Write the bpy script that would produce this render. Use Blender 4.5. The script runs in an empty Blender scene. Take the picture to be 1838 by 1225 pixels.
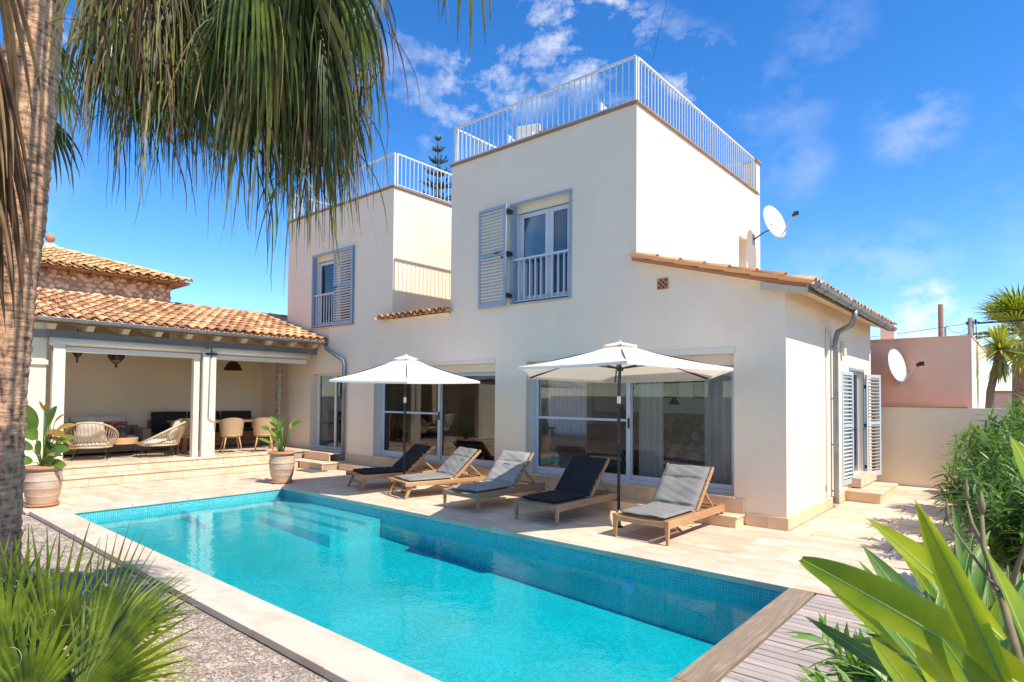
import bpy, math, random
import numpy as np
from mathutils import Vector, Matrix
R = math.radians
PI = math.pi
random.seed(7)
rng = np.random.default_rng(11)
sc = bpy.context.scene
col = sc.collection

# ------------------------------------------------------------------ camera
cam = bpy.data.cameras.new('camera')
camo = bpy.data.objects.new('camera', cam)
col.objects.link(camo)
PITCH, ROLL, YAW = R(1.63), R(0.46), R(40.57)
CP = Vector((2.486, -8.545, 1.75))
fw = Vector((-math.sin(YAW)*math.cos(PITCH), math.cos(YAW)*math.cos(PITCH), math.sin(PITCH)))
rt = Vector((math.cos(YAW), math.sin(YAW), 0)); up = rt.cross(fw)
r2 = rt*math.cos(ROLL)+up*math.sin(ROLL); u2 = -rt*math.sin(ROLL)+up*math.cos(ROLL)
M = Matrix((( r2.x, u2.x, -fw.x, CP.x), (r2.y, u2.y, -fw.y, CP.y), (r2.z, u2.z, -fw.z, CP.z), (0, 0, 0, 1)))
camo.matrix_world = M
cam.sensor_width = 36; cam.lens = 1087.7/1838*36
cam.shift_y = 69.1/1838
cam.clip_start = 0.05; cam.clip_end = 3000
cam.dof.use_dof = True; cam.dof.focus_distance = 9.0; cam.dof.aperture_fstop = 13.0
sc.camera = camo

def ray(px, py):                       # direction of a photograph pixel, used for the sky's cloud positions
    return (fw*1087.7 + r2*(px-919) - u2*(py-612.5-69.1)).normalized()
def at(px, py, d):                     # a point at distance d along that direction
    return CP + ray(px, py)*d

# ------------------------------------------------------------------ sun and sky
SUN = Vector((0.78, 0.035, 1.0)).normalized()
sun = bpy.data.lights.new('sun', 'SUN'); sun.energy = 4.7; sun.angle = R(0.53); sun.color = (1.0, 0.935, 0.84)
suno = bpy.data.objects.new('sun', sun); col.objects.link(suno)
suno.rotation_euler = SUN.to_track_quat('Z', 'Y').to_euler(); suno.location = (10, 0, 20)
w = bpy.data.worlds.new('World'); sc.world = w; w.use_nodes = True
nt = w.node_tree; N = nt.nodes; L = nt.links
bg = N['Background']
sky = N.new('ShaderNodeTexSky'); sky.sky_type = 'NISHITA'; sky.sun_disc = False
sky.sun_elevation = math.asin(SUN.z); sky.sun_rotation = math.atan2(SUN.x, SUN.y)
sky.air_density = 0.85; sky.dust_density = 0.05; sky.ozone_density = 3.0
hsv = N.new('ShaderNodeHueSaturation'); hsv.inputs['Saturation'].default_value = 1.32; hsv.inputs['Value'].default_value = 1.42; hsv.inputs['Hue'].default_value = .506
L.new(sky.outputs[0], hsv.inputs['Color'])
tc = N.new('ShaderNodeTexCoord')
nrm = N.new('ShaderNodeVectorMath'); nrm.operation = 'NORMALIZE'; L.new(tc.outputs['Generated'], nrm.inputs[0])
def wmath(op, a, b=None, clamp=False):
    n = N.new('ShaderNodeMath'); n.operation = op; n.use_clamp = clamp
    for i, v in enumerate((a, b)):
        if v is None: continue
        if isinstance(v, (int, float)): n.inputs[i].default_value = v
        else: L.new(v, n.inputs[i])
    return n.outputs[0]
# clouds: soft patches at places of the sky, broken up by noise
blobs = [((1050, 40), 7.5, 1.35), ((960, 110), 5, 1.0), ((1130, 110), 6, .8), ((1240, 150), 5, 1.1), ((860, 150), 6, 1.2), ((800, 200), 5.0, .8),
         ((760, 110), 4, .6), ((1400, 185), 5, .2), ((1640, 225), 4, .36), ((1420, 300), 4, .2), ((1665, 560), 3.2, 1.9), ((1620, 485), 5, .32), ((1590, 490), 4, .3),
         ((110, 40), 6, .9), ((560, 10), 5, .5), ((1480, 60), 4, .2), ((700, 150), 4, .45), ((1500, 500), 5, .35), ((1570, 560), 3, .4),
         ((-300, 200), 14, .5), ((2300, 300), 16, .4), ((1900, -700), 18, .4), ((500, -700), 20, .4)]
acc = None
for (px, py), rad, s in blobs:
    d = ray(px, py)
    dp = N.new('ShaderNodeVectorMath'); dp.operation = 'DOT_PRODUCT'; L.new(nrm.outputs[0], dp.inputs[0]); dp.inputs[1].default_value = d
    mr = N.new('ShaderNodeMapRange'); mr.interpolation_type = 'SMOOTHSTEP'; L.new(dp.outputs['Value'], mr.inputs[0])
    mr.inputs[1].default_value = math.cos(R(rad)); mr.inputs[2].default_value = 1.0; mr.inputs[3].default_value = 0; mr.inputs[4].default_value = s
    acc = mr.outputs[0] if acc is None else wmath('MAXIMUM', acc, mr.outputs[0])
for (dv, rad, s) in [((.3, -.9, .4), 30, .6), ((.8, .2, .5), 25, .5), ((.1, -.3, .9), 28, .5), ((-.6, -.7, .4), 24, .6)]:
    dp = N.new('ShaderNodeVectorMath'); dp.operation = 'DOT_PRODUCT'; L.new(nrm.outputs[0], dp.inputs[0]); dp.inputs[1].default_value = Vector(dv).normalized()
    mr = N.new('ShaderNodeMapRange'); mr.interpolation_type = 'SMOOTHSTEP'; L.new(dp.outputs['Value'], mr.inputs[0])
    mr.inputs[1].default_value = math.cos(R(rad)); mr.inputs[2].default_value = 1.0; mr.inputs[3].default_value = 0; mr.inputs[4].default_value = s
    acc = wmath('MAXIMUM', acc, mr.outputs[0])
mp = N.new('ShaderNodeMapping'); mp.inputs['Rotation'].default_value = (0.3, 0.5, 0.6); mp.inputs['Scale'].default_value = (6.5, 6.5, 9.5)
L.new(nrm.outputs[0], mp.inputs[0])
nz = N.new('ShaderNodeTexNoise'); nz.inputs['Scale'].default_value = 1.0; nz.inputs['Detail'].default_value = 12; nz.inputs['Roughness'].default_value = .66; nz.inputs['Distortion'].default_value = .15
L.new(mp.outputs[0], nz.inputs['Vector'])
mrn = N.new('ShaderNodeMapRange'); L.new(nz.outputs['Fac'], mrn.inputs[0]); mrn.inputs[1].default_value = .46; mrn.inputs[2].default_value = .76
cm = wmath('MULTIPLY', acc, mrn.outputs[0], True)
cm = wmath('MULTIPLY', cm, 1.45, True)
mixc = N.new('ShaderNodeMixRGB'); L.new(cm, mixc.inputs[0]); L.new(hsv.outputs[0], mixc.inputs[1]); mixc.inputs[2].default_value = (5.6, 5.8, 6.3, 1)
L.new(mixc.outputs[0], bg.inputs['Color'])
bg.inputs['Strength'].default_value = 0.135
sc.view_settings.view_transform = 'Standard'; sc.view_settings.look = 'None'; sc.view_settings.gamma = 1; sc.view_settings.exposure = 0.45
sc.render.engine = 'CYCLES'
cy = sc.cycles
cy.max_bounces = 10; cy.diffuse_bounces = 5; cy.glossy_bounces = 4; cy.transmission_bounces = 6; cy.transparent_max_bounces = 16
cy.caustics_reflective = False; cy.caustics_refractive = False; cy.sample_clamp_indirect = 6
cy.use_denoising = True

# ------------------------------------------------------------------ helpers
def tag(o, label=None, cat=None, group=None, kind=None):
    if label: o['label'] = label
    if cat: o['category'] = cat
    if group: o['group'] = group
    if kind: o['kind'] = kind
    return o
def thing(name, label, cat, loc=(0, 0, 0), rz=0, group=None):
    o = bpy.data.objects.new(name, None); col.objects.link(o)
    o.location = loc; o.rotation_euler = (0, 0, rz); o.empty_display_size = .1
    return tag(o, label, cat, group)
def copy_tree(o, parent=None):
    c = o.copy(); col.objects.link(c); c.parent = parent
    for ch in list(o.children): copy_tree(ch, c)
    return c
class MB:
    def __init__(s): s.v = []; s.f = []
    def add(s, vs, fs):
        b = len(s.v); s.v += [tuple(x) for x in vs]; s.f += [tuple(i+b for i in f) for f in fs]; return s
    def box(s, x0, y0, z0, x1, y1, z1):
        return s.add([(x0,y0,z0),(x1,y0,z0),(x1,y1,z0),(x0,y1,z0),(x0,y0,z1),(x1,y0,z1),(x1,y1,z1),(x0,y1,z1)],
            [(0,3,2,1),(4,5,6,7),(0,1,5,4),(1,2,6,5),(2,3,7,6),(3,0,4,7)])
    def bar(s, a, b, w, h, upv=(0, 0, 1)):   # box beam from a to b, w sideways, h along up
        a = Vector(a); b = Vector(b); d = (b-a).normalized(); u = Vector(upv); sx = d.cross(u)
        if sx.length < 1e-4: sx = d.cross(Vector((1, 0, 0)))
        sx.normalize(); u = sx.cross(d)
        p = []
        for q in (a, b):
            for i, j in ((-1,-1),(1,-1),(1,1),(-1,1)): p.append(q+sx*(w/2*i)+u*(h/2*j))
        return s.add(p, [(0,1,2,3),(7,6,5,4),(0,4,5,1),(1,5,6,2),(2,6,7,3),(3,7,4,0)])
    def tube(s, pts, r, n=8, cap=True, closed=False):
        pts = [Vector(p) for p in pts]; k = len(pts)
        rs = r if isinstance(r, (list, tuple)) else [r]*k
        rings = []; nv = None
        for i, p in enumerate(pts):
            if closed: t = (pts[(i+1) % k]-pts[i-1])
            else: t = pts[min(i+1, k-1)]-pts[max(i-1, 0)]
            t.normalize()
            if nv is None:
                nv = t.cross(Vector((0, 0, 1)))
                if nv.length < 1e-3: nv = t.cross(Vector((1, 0, 0)))
            nv = (nv-t*nv.dot(t)).normalized(); b = t.cross(nv)
            rings.append([p+(nv*math.cos(2*PI*j/n)+b*math.sin(2*PI*j/n))*rs[i] for j in range(n)])
        vs = [q for rg in rings for q in rg]; fs = []
        for i in range(k if closed else k-1):
            for j in range(n):
                a = i*n+j; b2 = i*n+(j+1) % n; i2 = (i+1) % k
                fs.append((a, b2, i2*n+(j+1) % n, i2*n+j))
        if cap and not closed: fs += [tuple(range(n))[::-1], tuple((k-1)*n+j for j in range(n))]
        return s.add(vs, fs)
    def lathe(s, prof, n=24, c=(0, 0, 0), rfun=None):
        vs = []; fs = []
        for (r, z) in prof:
            for j in range(n):
                a = 2*PI*j/n; rr = r*(rfun(a, z) if rfun else 1)
                vs.append((c[0]+rr*math.cos(a), c[1]+rr*math.sin(a), c[2]+z))
        for i in range(len(prof)-1):
            for j in range(n): fs.append((i*n+j, i*n+(j+1) % n, (i+1)*n+(j+1) % n, (i+1)*n+j))
        fs += [tuple(range(n))[::-1], tuple((len(prof)-1)*n+j for j in range(n))]
        return s.add(vs, fs)
    def grid(s, fn, nu, nv):
        vs = [fn(i/nu, j/nv) for i in range(nu+1) for j in range(nv+1)]
        fs = [(i*(nv+1)+j, (i+1)*(nv+1)+j, (i+1)*(nv+1)+j+1, i*(nv+1)+j+1) for i in range(nu) for j in range(nv)]
        return s.add(vs, fs)
    def pillow(s, fn, nrm_fn, th, nu=14, nv=14, e=5):   # closed cushion around a surface
        def f(u, v, sg):
            k = max(0, (1-abs(2*u-1)**e))**.5*max(0, (1-abs(2*v-1)**e))**.5
            return Vector(fn(u, v))+Vector(nrm_fn(u, v))*(sg*th/2*k)
        s.grid(lambda u, v: f(u, v, 1), nu, nv)
        b = len(s.f); s.grid(lambda u, v: f(u, v, -1), nu, nv)
        s.f[b:] = [t[::-1] for t in s.f[b:]]
        return s
    def prism(s, poly, ext):       # poly: 3-D points, ext: vector
        n = len(poly); e = Vector(ext); a = [Vector(p) for p in poly]
        return s.add(a+[p+e for p in a], [tuple(range(n))[::-1], tuple(range(n, 2*n))]+[(i, (i+1) % n, n+(i+1) % n, n+i) for i in range(n)])
    def build(s, name, mat, parent=None, smooth=False, bevel=0, loc=None, kind=None):
        me = bpy.data.meshes.new(name); me.from_pydata([tuple(v) for v in s.v], [], s.f)
        if smooth: me.shade_smooth()
        return link(name, me, mat, parent, bevel, loc, kind)
def link(name, me, mat, parent=None, bevel=0, loc=None, kind=None):
    if mat is not None and not me.materials: me.materials.append(mat)
    o = bpy.data.objects.new(name, me); col.objects.link(o)
    if parent is not None: o.parent = parent
    if loc is not None: o.location = loc
    if bevel:
        m = o.modifiers.new('bevel', 'BEVEL'); m.width = bevel; m.segments = 2; m.limit_method = 'ANGLE'
    if kind: o['kind'] = kind
    return o
def bx(name, mat, parent, *a, bevel=0): return MB().box(*a).build(name, mat, parent, bevel=bevel)

# ------------------------------------------------------------------ materials
def newmat(name):
    m = bpy.data.materials.new(name); m.use_nodes = True
    return m, m.node_tree.nodes, m.node_tree.links, m.node_tree.nodes['Principled BSDF']
def pm(name, c1, c2=None, scale=4, rough=.6, bump=0, bscale=None, stretch=(1, 1, 1), metal=0, rand=0, c3=None, scale3=.8, world=False, spec=.5, detail=6, lo=.35, hi=.65, randc=None):
    m, n, l, p = newmat(name)
    p.inputs['Roughness'].default_value = rough; p.inputs['Metallic'].default_value = metal; p.inputs['Specular IOR Level'].default_value = spec
    t = n.new('ShaderNodeTexCoord'); mpn = n.new('ShaderNodeMapping'); mpn.inputs['Scale'].default_value = stretch
    if world:
        g = n.new('ShaderNodeNewGeometry'); l.new(g.outputs['Position'], mpn.inputs[0])
    else: l.new(t.outputs['Object'], mpn.inputs[0])
    oi = n.new('ShaderNodeObjectInfo')
    if rand or randc:
        ad = n.new('ShaderNodeVectorMath'); ad.operation = 'ADD'; mu = n.new('ShaderNodeVectorMath'); mu.operation = 'SCALE'
        cx = n.new('ShaderNodeCombineXYZ')
        for k in range(3): l.new(oi.outputs['Random'], cx.inputs[k])
        l.new(cx.outputs[0], mu.inputs[0]); mu.inputs['Scale'].default_value = 37.0
        l.new(mpn.outputs[0], ad.inputs[0]); l.new(mu.outputs[0], ad.inputs[1]); vec = ad.outputs[0]
    else: vec = mpn.outputs[0]
    out = None
    rgb = n.new('ShaderNodeRGB'); rgb.outputs[0].default_value = (*c1, 1); out = rgb.outputs[0]
    if c2:
        z = n.new('ShaderNodeTexNoise'); z.inputs['Scale'].default_value = scale; z.inputs['Detail'].default_value = detail; z.inputs['Roughness'].default_value = .6
        l.new(vec, z.inputs['Vector'])
        mr = n.new('ShaderNodeMapRange'); l.new(z.outputs['Fac'], mr.inputs[0]); mr.inputs[1].default_value = lo; mr.inputs[2].default_value = hi
        mx = n.new('ShaderNodeMixRGB'); l.new(mr.outputs[0], mx.inputs[0]); l.new(out, mx.inputs[1]); mx.inputs[2].default_value = (*c2, 1); out = mx.outputs[0]
    if c3:
        z = n.new('ShaderNodeTexNoise'); z.inputs['Scale'].default_value = scale3; z.inputs['Detail'].default_value = 5
        l.new(vec, z.inputs['Vector'])
        mr = n.new('ShaderNodeMapRange'); l.new(z.outputs['Fac'], mr.inputs[0]); mr.inputs[1].default_value = .5; mr.inputs[2].default_value = .75
        mx = n.new('ShaderNodeMixRGB'); l.new(mr.outputs[0], mx.inputs[0]); l.new(out, mx.inputs[1]); mx.inputs[2].default_value = (*c3, 1); out = mx.outputs[0]
    if randc:
        mx = n.new('ShaderNodeMixRGB'); l.new(oi.outputs['Random'], mx.inputs[0]); l.new(out, mx.inputs[1]); mx.inputs[2].default_value = (*randc, 1); out = mx.outputs[0]
    if rand:
        mr = n.new('ShaderNodeMapRange'); l.new(oi.outputs['Random'], mr.inputs[0]); mr.inputs[3].default_value = 1-rand; mr.inputs[4].default_value = 1+rand
        sc_ = n.new('ShaderNodeVectorMath'); sc_.operation = 'SCALE'; l.new(out, sc_.inputs[0]); l.new(mr.outputs[0], sc_.inputs['Scale']); out = sc_.outputs[0]
    l.new(out, p.inputs['Base Color'])
    if bump:
        z = n.new('ShaderNodeTexNoise'); z.inputs['Scale'].default_value = bscale or scale*4; z.inputs['Detail'].default_value = 5; l.new(vec, z.inputs['Vector'])
        b = n.new('ShaderNodeBump'); b.inputs['Strength'].default_value = bump; b.inputs['Distance'].default_value = .01
        l.new(z.outputs['Fac'], b.inputs['Height']); l.new(b.outputs[0], p.inputs['Normal'])
    return m
def leafmat(name, c1, c2, trans=.45, rough=.45, scale=3, stretch=(1, 1, 1), tcol=None, rand=.2):
    m = pm(name, c1, c2, scale=scale, rough=rough, rand=rand, stretch=stretch, bump=.15, bscale=40)
    n = m.node_tree.nodes; l = m.node_tree.links; p = n['Principled BSDF']; o = n['Material Output']
    t = n.new('ShaderNodeBsdfTranslucent'); src = p.inputs['Base Color'].links[0].from_socket
    mul = n.new('ShaderNodeMixRGB'); mul.blend_type = 'MULTIPLY'; mul.inputs[0].default_value = 1; l.new(src, mul.inputs[1]); mul.inputs[2].default_value = (*(tcol or (2.0, 2.1, .7)), 1)
    l.new(mul.outputs[0], t.inputs[0])
    mx = n.new('ShaderNodeMixShader'); mx.inputs[0].default_value = trans
    l.new(p.outputs[0], mx.inputs[1]); l.new(t.outputs[0], mx.inputs[2]); l.new(mx.outputs[0], o.inputs[0])
    return m
def glassmat(name, tint=(.8, .84, .86), f=1.0, rough=0.0, base=.05):
    m, n, l, p = newmat(name); n.remove(p)
    fr = n.new('ShaderNodeFresnel'); fr.inputs[0].default_value = 1.5
    ma = n.new('ShaderNodeMath'); ma.operation = 'MULTIPLY_ADD'; l.new(fr.outputs[0], ma.inputs[0]); ma.inputs[1].default_value = f; ma.inputs[2].default_value = base; ma.use_clamp = True
    tr = n.new('ShaderNodeBsdfTransparent'); tr.inputs[0].default_value = (*tint, 1)
    gl = n.new('ShaderNodeBsdfGlossy'); gl.inputs['Roughness'].default_value = rough
    mx = n.new('ShaderNodeMixShader'); l.new(ma.outputs[0], mx.inputs[0]); l.new(tr.outputs[0], mx.inputs[1]); l.new(gl.outputs[0], mx.inputs[2])
    l.new(mx.outputs[0], n['Material Output'].inputs[0])
    return m
def mosaic(name, swz, size=.03):
    m, n, l, p = newmat(name)
    g = n.new('ShaderNodeNewGeometry'); sp = n.new('ShaderNodeSeparateXYZ'); l.new(g.outputs['Position'], sp.inputs[0])
    cb = n.new('ShaderNodeCombineXYZ'); l.new(sp.outputs[swz[0]], cb.inputs[0]); l.new(sp.outputs[swz[1]], cb.inputs[1])
    bt = n.new('ShaderNodeTexBrick'); bt.offset = 0; bt.squash = 1; l.new(cb.outputs[0], bt.inputs['Vector'])
    bt.inputs['Scale'].default_value = 1; bt.inputs['Brick Width'].default_value = size; bt.inputs['Row Height'].default_value = size
    bt.inputs['Mortar Size'].default_value = .0022; bt.inputs['Mortar Smooth'].default_value = .2; bt.inputs['Bias'].default_value = -.1
    bt.inputs['Color1'].default_value = (.03, .35, .37, 1); bt.inputs['Color2'].default_value = (.08, .51, .53, 1); bt.inputs['Mortar'].default_value = (.26, .62, .62, 1)
    # drifting tone across the mosaic
    z = n.new('ShaderNodeTexNoise'); z.inputs['Scale'].default_value = 1.3; z.inputs['Detail'].default_value = 4; l.new(g.outputs['Position'], z.inputs['Vector'])
    hv = n.new('ShaderNodeHueSaturation'); mr = n.new('ShaderNodeMapRange'); l.new(z.outputs['Fac'], mr.inputs[0]); mr.inputs[3].default_value = .82; mr.inputs[4].default_value = 1.2
    l.new(mr.outputs[0], hv.inputs['Value']); l.new(bt.outputs['Color'], hv.inputs['Color'])
    l.new(hv.outputs[0], p.inputs['Base Color']); p.inputs['Roughness'].default_value = .25
    b = n.new('ShaderNodeBump'); b.inputs['Strength'].default_value = .3; b.inputs['Distance'].default_value = .002; b.invert = True
    l.new(bt.outputs['Fac'], b.inputs['Height']); l.new(b.outputs[0], p.inputs['Normal'])
    return m
M_ = {}
M_['stucco'] = pm('stucco', (.86, .705, .52), (.88, .74, .57), scale=1.3, rough=.88, bump=.55, bscale=22, spec=.2, c3=(.80, .67, .505), scale3=.5, world=True)
M_['stucco_warm'] = pm('stucco_warm', (.88, .72, .49), (.89, .75, .54), scale=1.2, rough=.88, bump=.35, bscale=45, spec=.2, world=True, c3=(.75, .63, .45), scale3=.6)
_n = M_['stucco'].node_tree.nodes; _l = M_['stucco'].node_tree.links; _p = _n['Principled BSDF']; _src = _p.inputs['Base Color'].links[0].from_socket
_g = _n.new('ShaderNodeNewGeometry'); _m = _n.new('ShaderNodeMapping'); _m.inputs['Scale'].default_value = (7, 7, .45); _l.new(_g.outputs['Position'], _m.inputs[0])
_z = _n.new('ShaderNodeTexNoise'); _z.inputs['Scale'].default_value = 1; _z.inputs['Detail'].default_value = 6; _l.new(_m.outputs[0], _z.inputs['Vector'])
_r = _n.new('ShaderNodeMapRange'); _l.new(_z.outputs['Fac'], _r.inputs[0]); _r.inputs[1].default_value = .3; _r.inputs[2].default_value = .75; _r.inputs[3].default_value = 1.008; _r.inputs[4].default_value = .982
_s = _n.new('ShaderNodeVectorMath'); _s.operation = 'SCALE'; _l.new(_src, _s.inputs[0]); _l.new(_r.outputs[0], _s.inputs['Scale']); _l.new(_s.outputs[0], _p.inputs['Base Color'])
M_['pink'] = pm('pink_render', (.84, .47, .32), (.87, .55, .40), scale=1.1, rough=.9, bump=.3, bscale=30, spec=.2, world=True, c3=(.76, .38, .24), scale3=.8)
M_['trav'] = pm('travertine', (.71, .555, .39), (.61, .385, .225), scale=1.6, rough=.62, bump=.12, bscale=18, rand=.07, c3=(.78, .68, .54), scale3=2.5, lo=.40, hi=.74, stretch=(1, 2.2, 1))
M_['trav_front'] = pm('travertine_riser', (.66, .45, .26), (.72, .53, .33), scale=3, rough=.65, bump=.12, bscale=18, rand=.1, randc=None)
M_['coping'] = pm('pool_coping', (.69, .575, .425), (.60, .40, .25), scale=2.0, rough=.55, bump=.12, bscale=14, rand=.05, lo=.44, hi=.76, stretch=(1, 2, 1))
M_['joint'] = pm('mortar', (.42, .32, .22), (.34, .26, .18), scale=8, rough=.9)
M_['concrete'] = pm('concrete_edge', (.27, .23, .19), (.17, .145, .12), scale=4, rough=.9, bump=.4, bscale=20)
M_['deck'] = pm('weathered_deck', (.50, .41, .345), (.35, .28, .235), scale=2.2, rough=.72, bump=.3, bscale=12, stretch=(1, 14, 14), rand=.13, c3=(.60, .44, .33), scale3=.9)
M_['deck_edge'] = pm('deck_edge_board', (.33, .235, .15), (.24, .17, .115), scale=2.5, rough=.6, bump=.3, bscale=12, stretch=(10, 1, 10), c3=(.42, .33, .22), scale3=3)
M_['dark'] = pm('dark_gap', (.03, .025, .02), rough=.9)
M_['gravel'] = pm('gravel', (.46, .36, .27), (.18, .14, .105), scale=60, rough=.9, bump=1, bscale=90, world=True, lo=.4, hi=.6)
M_['pebble'] = pm('pebble', (.56, .44, .33), (.22, .165, .12), scale=9, rough=.85, world=True, c3=(.60, .51, .43), scale3=22)
M_['clay_tile'] = pm('clay_tile', (.58, .27, .11), (.42, .18, .075), scale=6, rough=.85, bump=.3, bscale=30, rand=.28, randc=(.70, .40, .19), c3=(.25, .16, .10), scale3=7)
M_['clay_yellow'] = pm('clay_tile_yellow', (.76, .48, .19), (.62, .35, .13), scale=6, rough=.85, bump=.3, bscale=30, rand=.2, randc=(.70, .44, .22))
M_['stone'] = pm('field_stone', (.60, .42, .28), (.46, .31, .20), scale=6, rough=.9, bump=.6, bscale=24, rand=.25, randc=(.68, .50, .35))
M_['beam'] = pm('painted_beam', (.62, .53, .38), (.55, .46, .33), scale=3, rough=.7, stretch=(1, 1, 1), bump=.1)
M_['greywood'] = pm('grey_lintel', (.25, .25, .235), (.20, .20, .19), scale=4, rough=.75)
M_['cream'] = pm('cream_paint', (.76, .68, .53), (.72, .63, .48), scale=2, rough=.6)
M_['brownwood'] = pm('eave_board', (.34, .19, .09), (.25, .135, .06), scale=3, rough=.7, stretch=(1, 1, 8), bump=.2)
M_['zinc'] = pm('zinc', (.27, .285, .30), (.20, .215, .235), scale=5, rough=.45, metal=.35, bump=.05, c3=(.32, .33, .34), scale3=2)
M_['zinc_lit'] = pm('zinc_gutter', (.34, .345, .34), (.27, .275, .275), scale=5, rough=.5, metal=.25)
M_['blue'] = pm('blue_grey_paint', (.27, .345, .405), (.31, .385, .445), scale=3, rough=.45, bump=.05)
M_['greyblue'] = pm('shutter_grey', (.50, .55, .56), (.46, .51, .53), scale=3, rough=.5)
M_['slat'] = pm('slat_paint', (.72, .73, .71), (.66, .68, .67), scale=3, rough=.4)
M_['white'] = pm('white_paint', (.74, .74, .72), (.68, .68, .66), scale=3, rough=.4)
M_['alu'] = pm('window_frame_paint', (.60, .63, .66), (.55, .58, .62), scale=3, rough=.35)
M_['rail'] = pm('railing_paint', (.66, .69, .71), (.60, .63, .66), scale=5, rough=.4)
M_['black'] = pm('black_metal', (.015, .015, .017), rough=.4)
M_['darkmetal'] = pm('umbrella_pole', (.030, .033, .036), (.045, .047, .05), scale=4, rough=.35, metal=.3)
M_['steel'] = pm('steel_sleeve', (.42, .42, .41), (.34, .34, .33), rough=.35, metal=.6)
M_['coprail'] = pm('parapet_tile', (.33, .22, .15), (.25, .17, .12), scale=4, rough=.8, bump=.2)
M_['terracotta'] = pm('terracotta', (.50, .225, .115), (.44, .19, .09), scale=5, rough=.8, bump=.2)
M_['oldclay'] = pm('weathered_terracotta', (.58, .41, .28), (.46, .275, .17), scale=3.2, rough=.85, bump=.35, bscale=20, stretch=(1, 1, 3), c3=(.62, .52, .42), scale3=2.2)
M_['soil'] = pm('soil', (.06, .04, .028), (.10, .07, .05), scale=30, rough=1, bump=.8)
M_['teak'] = pm('teak', (.50, .28, .125), (.40, .21, .09), scale=4, rough=.5, stretch=(6, 1, 6), bump=.15, c3=(.56, .36, .19), scale3=2)
M_['teak_old'] = pm('weathered_teak', (.42, .29, .17), (.31, .21, .125), scale=4, rough=.65, stretch=(6, 1, 6), bump=.2)
M_['cush_dark'] = pm('charcoal_fabric', (.022, .024, .028), (.032, .034, .039), scale=12, rough=.95, bump=.25, bscale=160, spec=.15)
M_['cush_mid'] = pm('grey_fabric', (.215, .205, .19), (.26, .25, .235), scale=8, rough=.95, bump=.25, bscale=160, spec=.15)
M_['cush_blue'] = pm('cool_grey_fabric', (.30, .28, .255), (.36, .34, .31), scale=8, rough=.95, bump=.25, bscale=160, spec=.15)
M_['cream_fab'] = pm('cream_fabric', (.74, .68, .58), (.68, .61, .51), scale=6, rough=.95, bump=.2, bscale=60, spec=.15)
M_['black_fab'] = pm('black_fabric', (.018, .017, .018), (.028, .026, .026), scale=8, rough=.9, bump=.2, bscale=60)
M_['rattan'] = pm('rattan', (.50, .34, .19), (.38, .25, .13), scale=30, rough=.6, bump=.5, bscale=60)
M_['rattan_pale'] = pm('pale_rattan', (.62, .48, .31), (.50, .37, .22), scale=30, rough=.6, bump=.4, bscale=60)
M_['legwood'] = pm('beech_leg', (.56, .34, .15), (.50, .29, .12), scale=5, rough=.5)
M_['tablewood'] = pm('table_wood', (.30, .15, .075), (.22, .11, .055), scale=4, rough=.45, stretch=(1, 1, 8))
M_['floor_in'] = pm('porch_floor', (.60, .50, .37), (.54, .44, .32), scale=3, rough=.5, rand=.05)
M_['dish'] = pm('dish_enamel', (.80, .80, .79), rough=.4)
M_['room'] = pm('room_wall', (.88, .84, .78), (.86, .82, .76), scale=1, rough=.9)
M_['roomfloor'] = pm('room_floor', (.42, .30, .20), (.34, .24, .16), scale=3, rough=.4, stretch=(1, 6, 1))
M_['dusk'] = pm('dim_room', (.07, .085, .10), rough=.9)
M_['curtain'] = pm('sheer_curtain', (.92, .91, .88), (.88, .87, .84), scale=3, rough=.9)
_n = M_['curtain'].node_tree.nodes; _l = M_['curtain'].node_tree.links; _t = _n.new('ShaderNodeBsdfTranslucent'); _t.inputs[0].default_value = (.92, .90, .86, 1); _x = _n.new('ShaderNodeMixShader'); _x.inputs[0].default_value = .5
_l.new(_n['Principled BSDF'].outputs[0], _x.inputs[1]); _l.new(_t.outputs[0], _x.inputs[2]); _l.new(_x.outputs[0], _n['Material Output'].inputs[0])
M_['cloudy'] = pm('picture_paint', (.10, .26, .30), (.35, .42, .30), scale=7, rough=.6, c3=(.55, .58, .55), scale3=4)
M_['wicker_old'] = pm('grey_wicker', (.33, .26, .18), (.24, .18, .12), scale=22, rough=.9, bump=.9, bscale=40, stretch=(1, 1, .3))
M_['bark'] = None
M_['glass'] = glassmat('window_glass', (.95, .97, .97), f=.95, base=.0)
M_['screen'] = glassmat('insect_screen_glass', (.78, .78, .78), f=.95, base=.0)
# palm bark : ringed and fibrous
m, n, l, p = newmat('palm_bark')
t = n.new('ShaderNodeTexCoord'); mpn = n.new('ShaderNodeMapping'); mpn.inputs['Scale'].default_value = (7, 7, 36)
l.new(t.outputs['Object'], mpn.inputs[0]); z = n.new('ShaderNodeTexNoise'); z.inputs['Scale'].default_value = 1.0; z.inputs['Detail'].default_value = 8; z.inputs['Distortion'].default_value = .3; l.new(mpn.outputs[0], z.inputs['Vector'])
mp2 = n.new('ShaderNodeMapping'); mp2.inputs['Scale'].default_value = (15, 15, 7); l.new(t.outputs['Object'], mp2.inputs[0])
z2 = n.new('ShaderNodeTexNoise'); z2.inputs['Scale'].default_value = 1.5; z2.inputs['Detail'].default_value = 6; l.new(mp2.outputs[0], z2.inputs['Vector'])
ad = n.new('ShaderNodeMath'); ad.operation = 'MULTIPLY'; l.new(z.outputs['Fac'], ad.inputs[0]); l.new(z2.outputs['Fac'], ad.inputs[1])
cr = n.new('ShaderNodeValToRGB'); l.new(ad.outputs[0], cr.inputs[0])
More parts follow.
